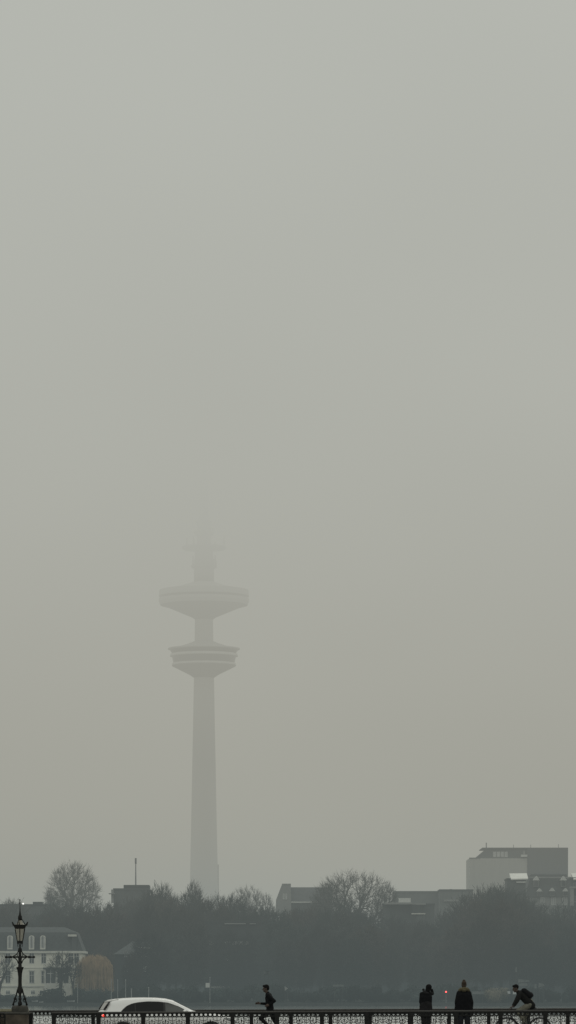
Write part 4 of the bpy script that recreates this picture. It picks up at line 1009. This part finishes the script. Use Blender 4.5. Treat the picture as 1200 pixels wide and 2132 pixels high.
# further dark blocks that close the gaps between the trees
for px0, px1, top, Yb in ((-260, -110, 1932, 960), (96, 150, 1934, 955), (150, 235, 1928, 950), (310, 430, 1920, 965), (560, 640, 1932, 925), (640, 720, 1935, 935), (720, 800, 1938, 940), (905, 990, 1942, 925), (990, 1090, 1915, 930), (1090, 1200, 1942, 915), (1260, 1450, 1935, 950)):
    block('town_block', 'dark town block mostly hidden behind the bare trees', Yb, px0, px1, top, 'wall_d', 12, None, None, roof_m='wall_d', group='dark blocks behind the tree belt')

# ------------------------------------------------------------------ trees
def tree_mesh(seed, Ht, hw, base=.25, natt=520, tw='twig', ntw=9, width=.045, tl=(.9, 1.7), shape='dome', trunk_r=.020, thin=.8):
    """winter tree grown towards points scattered in a crown envelope (space colonisation): limbs mesh + fine twig mesh"""
    rg = np.random.default_rng(seed); A = []
    zb, zt = base*Ht, Ht*.965
    lump = rg.uniform(-1, 1, 6)
    while len(A) < natt:
        u = rg.uniform(-1, 1, 2); w_ = rg.random(); r = math.hypot(*u)
        az = math.atan2(u[1], u[0]); k = 1 + .10*(lump[0]*math.sin(az+lump[1]*3) + lump[2]*math.sin(2*az+lump[3]*3) + lump[4]*math.sin(3*az+lump[5]*3))
        if shape == 'dome': rr = math.sqrt(max(0, 1-((w_-.38)/.62)**2)) if w_ > .38 else .55+.45*w_/.38
        elif shape == 'fan': rr = math.sqrt(max(0, 1-((w_-.5)/.5)**2)) if w_ > .5 else .25+.75*w_/.5
        elif shape == 'umbrella': rr = max(0, 1-max(0, (w_-.34)/.66)**2.6)**.5 if w_ > .34 else .45+.55*w_/.34
        else: rr = math.sqrt(max(0, 1-((w_-.25)/.75)**2)) if w_ > .25 else .5+.5*w_/.25
        if r < rr*k and (r > .35*rr or rg.random() < .55): A.append((u[0]*hw, u[1]*hw, zb+(zt-zb)*w_))
    A = np.array(A); N = [np.array([0., 0., -.3]), np.array([rg.normal(0, .05), rg.normal(0, .05), zb*.35]), np.array([rg.normal(0, .1), rg.normal(0, .1), zb*.75])]; par = [-1, 0, 1]
    st = Ht*.03; stack = [(2, np.arange(len(A)), 0)]
    while stack:                                    # each limb heads for the middle of its share of the twig tips, then forks
        pi, idx, dep = stack.pop(); p = N[pi]
        if len(idx) == 1:
            N.append(A[idx[0]]); par.append(pi); continue
        c = A[idx].mean(0); D = c-p
        q = p + D*rg.uniform(.26, .42) + rg.normal(0, .035, 3)*np.linalg.norm(D) + np.array([0, 0, -.02])*np.linalg.norm(D)
        N.append(q); par.append(pi); qi = len(N)-1
        E = A[idx]-c; w3, vec = np.linalg.eigh(E.T@E + np.eye(3)*1e-6)
        ax = vec[:, 2]*(1 if rg.random() < .5 else -1) + rg.normal(0, .25, 3) + vec[:, 1]*rg.normal(0, .5)
        pr = E@ax; cut = np.quantile(pr, rg.uniform(.33, .67)); m_ = pr <= cut
        if m_.all() or not m_.any(): m_ = np.arange(len(idx)) < len(idx)//2
        stack += [(qi, idx[m_], dep+1), (qi, idx[~m_], dep+1)]
    nN = len(N); ar = np.zeros(nN); ch = [0]*nN
    for i in range(nN-1, 0, -1):
        if ar[i] == 0: ar[i] = 1
        ar[par[i]] += ar[i]; ch[par[i]] += 1
    rad = Ht*trunk_r*np.sqrt(ar/ar[0])**1.05; rad = np.maximum(rad*thin, .012)
    limbs = MB()
    for i in range(1, nN):
        p, q = N[par[i]], N[i]; r0 = rad[par[i]] if par[i] > 0 else rad[0]*1.15
        r0 = min(r0, rad[i]*1.45)
        limbs.tube([p, q+(q-p)*.06], [r0, rad[i]], 7 if rad[i] > .12 else 4 if rad[i] > .045 else 3, caps=False)
    tv = []; tf = []; c0 = np.array([0, 0, zb+.25*(zt-zb)])
    for i in range(1, nN):
        if ar[i] > 3: continue
        for _ in range(ntw if ch[i] == 0 else max(1, ntw//2)):
            d = (N[i]-N[par[i]]); d = d/(np.linalg.norm(d)+1e-6); o_ = N[i]-c0; o_ = o_/(np.linalg.norm(o_)+1e-6)
            v = d*.8+o_*.45+rg.normal(0, .36, 3)+np.array([0, 0, .25]); v /= np.linalg.norm(v)
            p = N[i]-(N[i]-N[par[i]])*rg.random(); L = rg.uniform(*tl)
            for k in range(2):
                q = p+v*L*.5; s_ = np.cross(v, rg.normal(0, 1, 3)); s_ *= width*(.9, .55)[k]/(np.linalg.norm(s_)+1e-6)
                o = len(tv); tv += [tuple(p-s_), tuple(p+s_), tuple(q+s_*.6), tuple(q-s_*.6)]; tf.append((o, o+1, o+2, o+3))
                p = q; v = v+rg.normal(0, .25, 3)+np.array([0, 0, .08]); v /= np.linalg.norm(v)
    lim = limbs.mesh('trunk', M['bark'], True)
    cm = bpy.data.meshes.new('crown'); cm.from_pydata(tv, [], tf); cm.materials.append(M[tw]); cm.update()
    return lim, cm
def place_tree(meshes, name, label, loc, sx, sz, rz, group):
    t = thing(name, label, 'tree', loc, rz, group); t.scale = (sx, sx, sz)
    link('trunk', meshes[0], t); link('crown', meshes[1], t); return t
def halfw(meshes):
    xs = sorted(abs(v.co.x) for v in meshes[1].vertices); return xs[int(len(xs)*.97)]
rt = random.Random(11)
WALL = [tree_mesh(100+i, 22, 4.6+.6*(i % 3), .16, 700, ('twig', 'twig_w', 'twig_g')[i % 3], 7, .06, (.9, 1.9), ('dome', 'dome', 'tall')[i % 3]) for i in range(6)]

PROF = [(-400, 1885), (0, 1884), (60, 1889), (100, 1884), (230, 1886), (300, 1868), (345, 1858), (420, 1872), (560, 1876), (640, 1884), (740, 1888), (790, 1900), (815, 1916), (890, 1920), (930, 1900), (975, 1860), (1050, 1836), (1085, 1846), (1110, 1872), (1140, 1893), (1200, 1900), (1600, 1885)]
def wall_tree(px, Y, dy=0):
    top = lerp(px, PROF)+dy; g = GZ(Y)-.2; ht = Z(top, Y)-g
    m = WALL[rt.randrange(len(WALL))]; sz = ht/22.0; sx = sz*rt.uniform(.9, 1.25)
    place_tree(m, 'bare_tree', 'bare dark tree in the dense tree belt on the far shore', (X(px, Y), Y, g), sx, sz, rt.uniform(0, 6.28), 'bare trees of the far shore belt')
for Yr, step, lo in ((925, 30, -6), (895, 36, 2), (868, 40, 22), (846, 46, 44)):
    px = -330
    while px < 1540:
        p = px + rt.uniform(-9, 9)
        if not (Yr < 880 and (-60 < p < 185 and Yr < 850)) and not (Yr == 846 and (425 < p < 560)):
            wall_tree(p, (826 if (Yr == 846 and 225 < p < 345) else Yr) + rt.uniform(-6, 6), (80 if (Yr == 846 and 225 < p < 345) else lo) + rt.choice((-16, -8, 0, 8, 16, 24)) + rt.uniform(-6, 6) + (46 if Yr == 868 and (425 < p < 560) else 0))
        px += step
for p_, t_ in ((222, 1872), (243, 1874), (262, 1866), (283, 1872), (303, 1860), (324, 1848)):
    wall_tree(p_, 935 + rt.uniform(-4, 4), t_ - lerp(p_, PROF))
# trees standing out against the sky
def sky_tree(px, top, hw_px, Y, seed, label, shape='dome', base=.3, natt=520, ntw=9, rz=0, thin=1.0):
    g = GZ(Y)-.2; ht = Z(top, Y)-g; hw_ = hw_px*Y/F
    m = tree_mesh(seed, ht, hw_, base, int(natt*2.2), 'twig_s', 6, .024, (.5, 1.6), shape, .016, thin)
    place_tree(m, 'bare_tree', label, (X(px, Y), Y, g), 1, 1, rz, None)
sky_tree(153, 1781, 63, 1010, 1, 'tall fan-shaped bare tree against the sky at the left', 'fan', .3, 1100, 10, thin=1.5)
sky_tree(104, 1838, 17, 1000, 2, 'small bare tree at the left foot of the tall fan-shaped tree', 'dome', .4, 160, 7)
sky_tree(14, 1866, 17, 1000, 3, 'little bare treetop on the skyline above the lamp post', 'dome', .5, 140, 6)
sky_tree(343, 1828, 40, 955, 4, 'rounded bare tree beside the masted office block', 'dome', .3, 520, 12)
sky_tree(403, 1822, 21, 940, 5, 'slim bare tree standing just in front of the tower foot', 'fan', .45, 240, 9)
sky_tree(452, 1850, 30, 985, 6, 'low bare tree at the right foot of the tower', 'dome', .4, 300, 9)
sky_tree(516, 1836, 52, 1000, 7, 'broad bare tree right of the tower, left of the slate-roofed house', 'dome', .4, 620, 10)
sky_tree(556, 1852, 22, 990, 8, 'narrow bare tree left of the steep grey gable', 'dome', .4, 200, 8)
sky_tree(740, 1801, 97, 940, 9, 'wide spreading bare tree on the skyline in mid picture', 'umbrella', .40, 900, 7, thin=1.9)
sky_tree(690, 1816, 48, 985, 10, 'bare tree behind the left half of the wide spreading tree', 'dome', .4, 400, 8)
sky_tree(806, 1822, 34, 985, 11, 'bare tree behind the right edge of the wide spreading tree', 'dome', .4, 320, 8)
sky_tree(1010, 1848, 28, 935, 12, 'bare treetop rising before the pale front of the hall', 'dome', .4, 300, 10)
sky_tree(1058, 1840, 46, 925, 13, 'dense dark bare tree rounding up in front of the bright white roof', 'dome', .3, 700, 14)

# weeping willow
def willow():
    Y = 790.0; t = thing('willow_tree', 'ochre weeping willow with hanging strands right of the cream villa', 'tree', (X(197, Y), Y, GZ(Y)-.2))
    rnd = random.Random(7); g = GZ(Y)-.2; top = Z(1984, Y)-g; hw_ = 37.5*Y/F
    mb = MB(); mb.tube([(0, 0, 0), (.1, 0, top*.3), (0, .1, top*.5)], [.4, .32, .2], 8)
    for k in range(9):
        a = k*.7; r = hw_*rnd.uniform(.4, .8); mb.tube([(0, 0, top*.42), (r*.5*math.cos(a), r*.5*math.sin(a), top*.72), (r*math.cos(a), r*math.sin(a), top*.86)], [.18, .12, .05], 6)
    mb.build('trunk', M['bark'], t, True)
    vs = []; fs = []
    for k in range(2500):
        a = rnd.uniform(0, 6.283); r = math.sqrt(rnd.random()); lob = .5+.5*math.sin(5*a+1.0)*math.cos(3*a); zt = top*(1-.24*r**3)*(.86+.10*lob+.04*rnd.random()); r *= hw_*(.86+.16*lob)
        x_, y_ = r*math.cos(a), r*math.sin(a); L = min(zt-.4, top*rnd.uniform(.15, .85)*(.6+.6*lob)); wd = .022; ph = rnd.uniform(0, 3.14)
        dx, dy = wd*math.cos(ph), wd*math.sin(ph); n = 3; o = len(vs); ox = rnd.uniform(-.1, .1)+x_*.09
        for i in range(n+1):
            u = i/n; vs += [(x_-dx+ox*u, y_-dy, zt-L*u), (x_+dx+ox*u, y_+dy, zt-L*u)]
        for i in range(n): fs.append((o+2*i, o+2*i+1, o+2*i+3, o+2*i+2))
    MB().add(vs, fs).build('crown', M['willow'], t, fix=False)
willow()
# the dark forked tree before the villa
FORK = tree_mesh(404, 13, 4.6, .25, 260, 'twig', 5, .03, (.6, 1.2), 'fan', .03, 1.25)
Yv = 786.0
t = thing('bare_tree', 'dark forked bare tree standing before the balcony of the cream villa', 'tree', (X(127, Yv), Yv, GZ(Yv)-.2), 2.4); k = (Z(1973, Yv)-GZ(Yv))/13
t.scale = (k*.9, k*.9, k); link('trunk', FORK[0], t); link('crown', FORK[1], t)
t = thing('bare_tree', 'slim bare tree between the forked tree and the willow', 'tree', (X(153, Yv), Yv, GZ(Yv)-.2), 4.1)
t.scale = (k*.5, k*.5, k*.93); link('trunk', FORK[0], t); link('crown', FORK[1], t)
t = thing('bare_tree', 'pale thin bare tree in front of the left end of the villa', 'tree', (X(-2, Yv), Yv, GZ(Yv)-.2), .4); k = (Z(1978, Yv)-GZ(Yv))/13
t.scale = (k*.95, k*.95, k); link('trunk', FORK[0], t); link('crown', FORK[1], t)

# shrubs along the bank
def shrub_mesh(seed, m, n=900, leaf=.14):
    rnd = random.Random(seed); vs = []; fs = []
    lobes = [(rnd.uniform(-.6, .6), rnd.uniform(-.5, .5), rnd.uniform(.3, .62), rnd.uniform(.35, .55)) for _ in range(6)]
    for k in range(n):
        lx, ly, lz, lr = rnd.choice(lobes); d = Vector((rnd.gauss(0, 1), rnd.gauss(0, 1), rnd.gauss(0, 1))).normalized()
        p = Vector((lx, ly, lz)) + d*lr*rnd.uniform(.5, 1.05)
        if p.z < .02: p.z = rnd.uniform(.02, .3)
        a = d.cross(Vector((rnd.gauss(0, 1), rnd.gauss(0, 1), rnd.gauss(0, 1)))).normalized()*leaf*rnd.uniform(.5, 1); b = d.cross(a).normalized()*leaf*rnd.uniform(.3, .7)
        o = len(vs); vs += [tuple(p-a), tuple(p+b), tuple(p+a), tuple(p-b)]; fs.append((o, o+1, o+2, o+3))
    me = bpy.data.meshes.new('shrub'); me.from_pydata(vs, [], fs); me.materials.append(M[m]); me.update(); return me
SH = [shrub_mesh(i, 'leafdark') for i in range(4)]; PALE = shrub_mesh(9, 'scrub', 5200, .045)
def shrub(me, px, Y, wm, hm, label, group=None, name='shrub'):
    o = link(name, me, None, (X(px, Y), Y, GZ(Y)-.1)); o.scale = (wm/1.9, wm/2.2, hm/1.05); o.rotation_euler = (0, 0, rt.uniform(0, 6.28)); return tag(o, label, 'shrub', group)
px = -320
while px < 1500:
    p = px+rt.uniform(-8, 8); wm = rt.uniform(3.5, 6)
    hm = rt.uniform(1.2, 2.0) if -50 < p < 170 else rt.uniform(2.2, 4.2)
    shrub(SH[rt.randrange(4)], p, rt.uniform(779.5, 782) if -50 < p < 170 else rt.uniform(779.5, 785), wm, hm, 'dark low shrub along the water edge of the far shore', 'dark shrubs along the far shore')
    px += 17
shrub(SH[1], 105, 779.0, 6.4, 3.4, 'large dark rounded shrub below the balcony of the villa')
shrub(PALE, 1030, 777.6, 7.2, 3.9, 'pale straw-coloured rounded shrub right of the parka walker')

# thin pale posts and small pale things on the far shore
def pole(px, y0, y1, r, label, Y=776.6):
    t = thing('pole', label, 'pole', (X(px, Y), Y, 0), 0, 'pale poles along the far shore')
    mb = MB(); mb.tube([(0, 0, min(Z(y1, Y), GZ(Y)-.1)), (0, 0, Z(y0, Y))], [r*1.25, r], 8); mb.lathe([(r*1.6, Z(y0, Y)), (r*1.3, Z(y0, Y)+.14), (.01, Z(y0, Y)+.2)], 8)
    mb.build('shaft', M['polewhite'], t)
    return t
pole(232, 2040, 2083, .06, 'tall thin pale pole at the right edge of the willow')
pole(162, 2050, 2083, .05, 'thin pale pole at the left edge of the willow')
pole(245.5, 2041, 2086, .05, 'thin pale pole just right of the willow, near its tall neighbour')
pole(262, 2041, 2086, .06, 'pale pole over the back of the white car')
pole(274, 2060, 2086, .09, 'short thick pale post over the roof of the white car')
pole(310, 2057, 2086, .09, 'short thick pale post above the front seats of the white car')
t = pole(437.5, 2036, 2086, .05, 'pale pole with a small white box left of the jogger')
mb = MB(); mb.box(X(428.5, 776.6)-X(437.5, 776.6), -.08, -.15, .15, Z(2056, 776.6), Z(2046.5, 776.6)); mb.build('sign_box', M['winframe'], t)
def traffic_light():
    Y = 776.8; t = thing('traffic_light', 'red traffic light glowing between the two walkers', 'traffic light', (X(929, Y), Y, 0))
    mb = MB(); mb.tube([(0, 0, GZ(Y)-.1), (0, 0, Z(2069, Y))], .06, 8); mb.build('post', M['steel'], t)
    mb = MB(); mb.box(-.17, .17, -.14, .14, Z(2071.5, Y), Z(2061.5, Y)); mb.build('housing', M['plastic'], t)
    mb = MB(); mb.ell((0, -.15, Z(2065, Y)), (.15, .06, .15)); mb.build('lens', M['redglow'], t, True)
traffic_light()
def dinghy(px, py, L, label):
    Y = 776.4; t = thing('dinghy', label, 'boat', (X(px, Y), Y, Z(py, Y)-.25), .1)
    secs = []
    for u, w_, h_ in ((-.5, .28, .34), (-.3, .36, .32), (0, .38, .32), (.3, .27, .36), (.48, .03, .44)):
        secs.append([(u*L, w_*math.cos(a)*1.2, h_*(1-math.sin(a))*.9) for a in np.linspace(0, math.pi, 9)])
    mb = MB(); mb.sections(secs, caps=True, closed=False); mb.build('hull', M['boathull'], t, True)
    mb = MB(); mb.box(-.1, .1, -.36, .36, .2, .24); mb.build('thwart', M['whitewood'], t)
dinghy(148, 2084, 1.7, 'small white boat on the bank below the forked bare tree')
dinghy(73, 2084, 1.3, 'small white boat on the bank just right of the lamp foot')
dinghy(86, 2086, .9, 'tiniest white boat, beside the boat near the lamp foot')
def board(px0, px1, py0, py1, label, Y=777.4, m='whitewood', lean=.0):
    t = thing('pale_board', label, 'board', (X((px0+px1)/2, Y), Y, 0)); hw_ = (px1-px0)/2*Y/F; z0, z1 = Z(py1, Y), Z(py0, Y)
    mb = MB(); mb.prism([(-hw_, z0), (hw_, z0+lean), (hw_*.9, z1-lean), (-hw_*.95, z1)], -.05, .05); mb.build('panel', M[m], t)
    mb = MB()
    for s_ in (-1, 1): mb.tube([(s_*hw_*.7, .12, GZ(Y)-.1), (s_*hw_*.7, .12, z1-.2)], .06, 6)
    mb.build('support', M['bark'], t)
board(1079, 1103, 2038.5, 2046, 'pale tilted board above the cyclist', lean=.25, m='board_grey'); board(1081, 1099, 2047.5, 2053, 'lower pale board just above the cyclist', m='board_grey')
board(1121.5, 1134, 2046, 2056, 'pale angular board right of the backpack', lean=.3, m='board_grey'); board(1113, 1117.5, 2049, 2058, 'narrow pale board beside the angular board', m='board_grey')
board(1057, 1063, 2063.5, 2069, 'small bright board between the pale shrub and the cyclist', m='boathull'); board(1068, 1075, 2064, 2070, 'small bright board in front of the face of the cyclist', m='boathull')
board(1073.5, 1076.5, 2014, 2024, 'upright pale board high above the cyclist', m='board_grey'); board(983, 1009, 2064, 2070, 'low pale board right of the parka walker', m='board_grey')
board(693, 716, 2050, 2054, 'dim pale board low among the trees in mid picture', m='board_grey'); board(593, 600, 2053, 2063, 'small leaning pale board right of the jogger', lean=.5, m='wall_m')
board(549, 562, 2020, 2030, 'leaning pale board above the head of the jogger', lean=.8, m='wall_g')

# ------------------------------------------------------------------ camera
cam = bpy.data.cameras.new('camera'); co = bpy.data.objects.new('camera', cam); col.objects.link(co)
co.location = (0, 0, H); co.rotation_euler = (R(90), 0, 0)
cam.sensor_fit = 'VERTICAL'; cam.sensor_height = 24; cam.lens = F/2132*24
cam.shift_y = (YH-1066)/2132; cam.clip_end = 20000; cam.clip_start = .5
scene.camera = co

scene.view_settings.view_transform = 'Standard'; scene.view_settings.look = 'None'; scene.view_settings.exposure = 0
c = scene.cycles
c.max_bounces = 4; c.diffuse_bounces = 2; c.glossy_bounces = 3; c.transparent_max_bounces = 12; c.transmission_bounces = 2; c.volume_bounces = 0
c.use_denoising = True; c.volume_step_rate = .14; c.volume_max_steps = 256
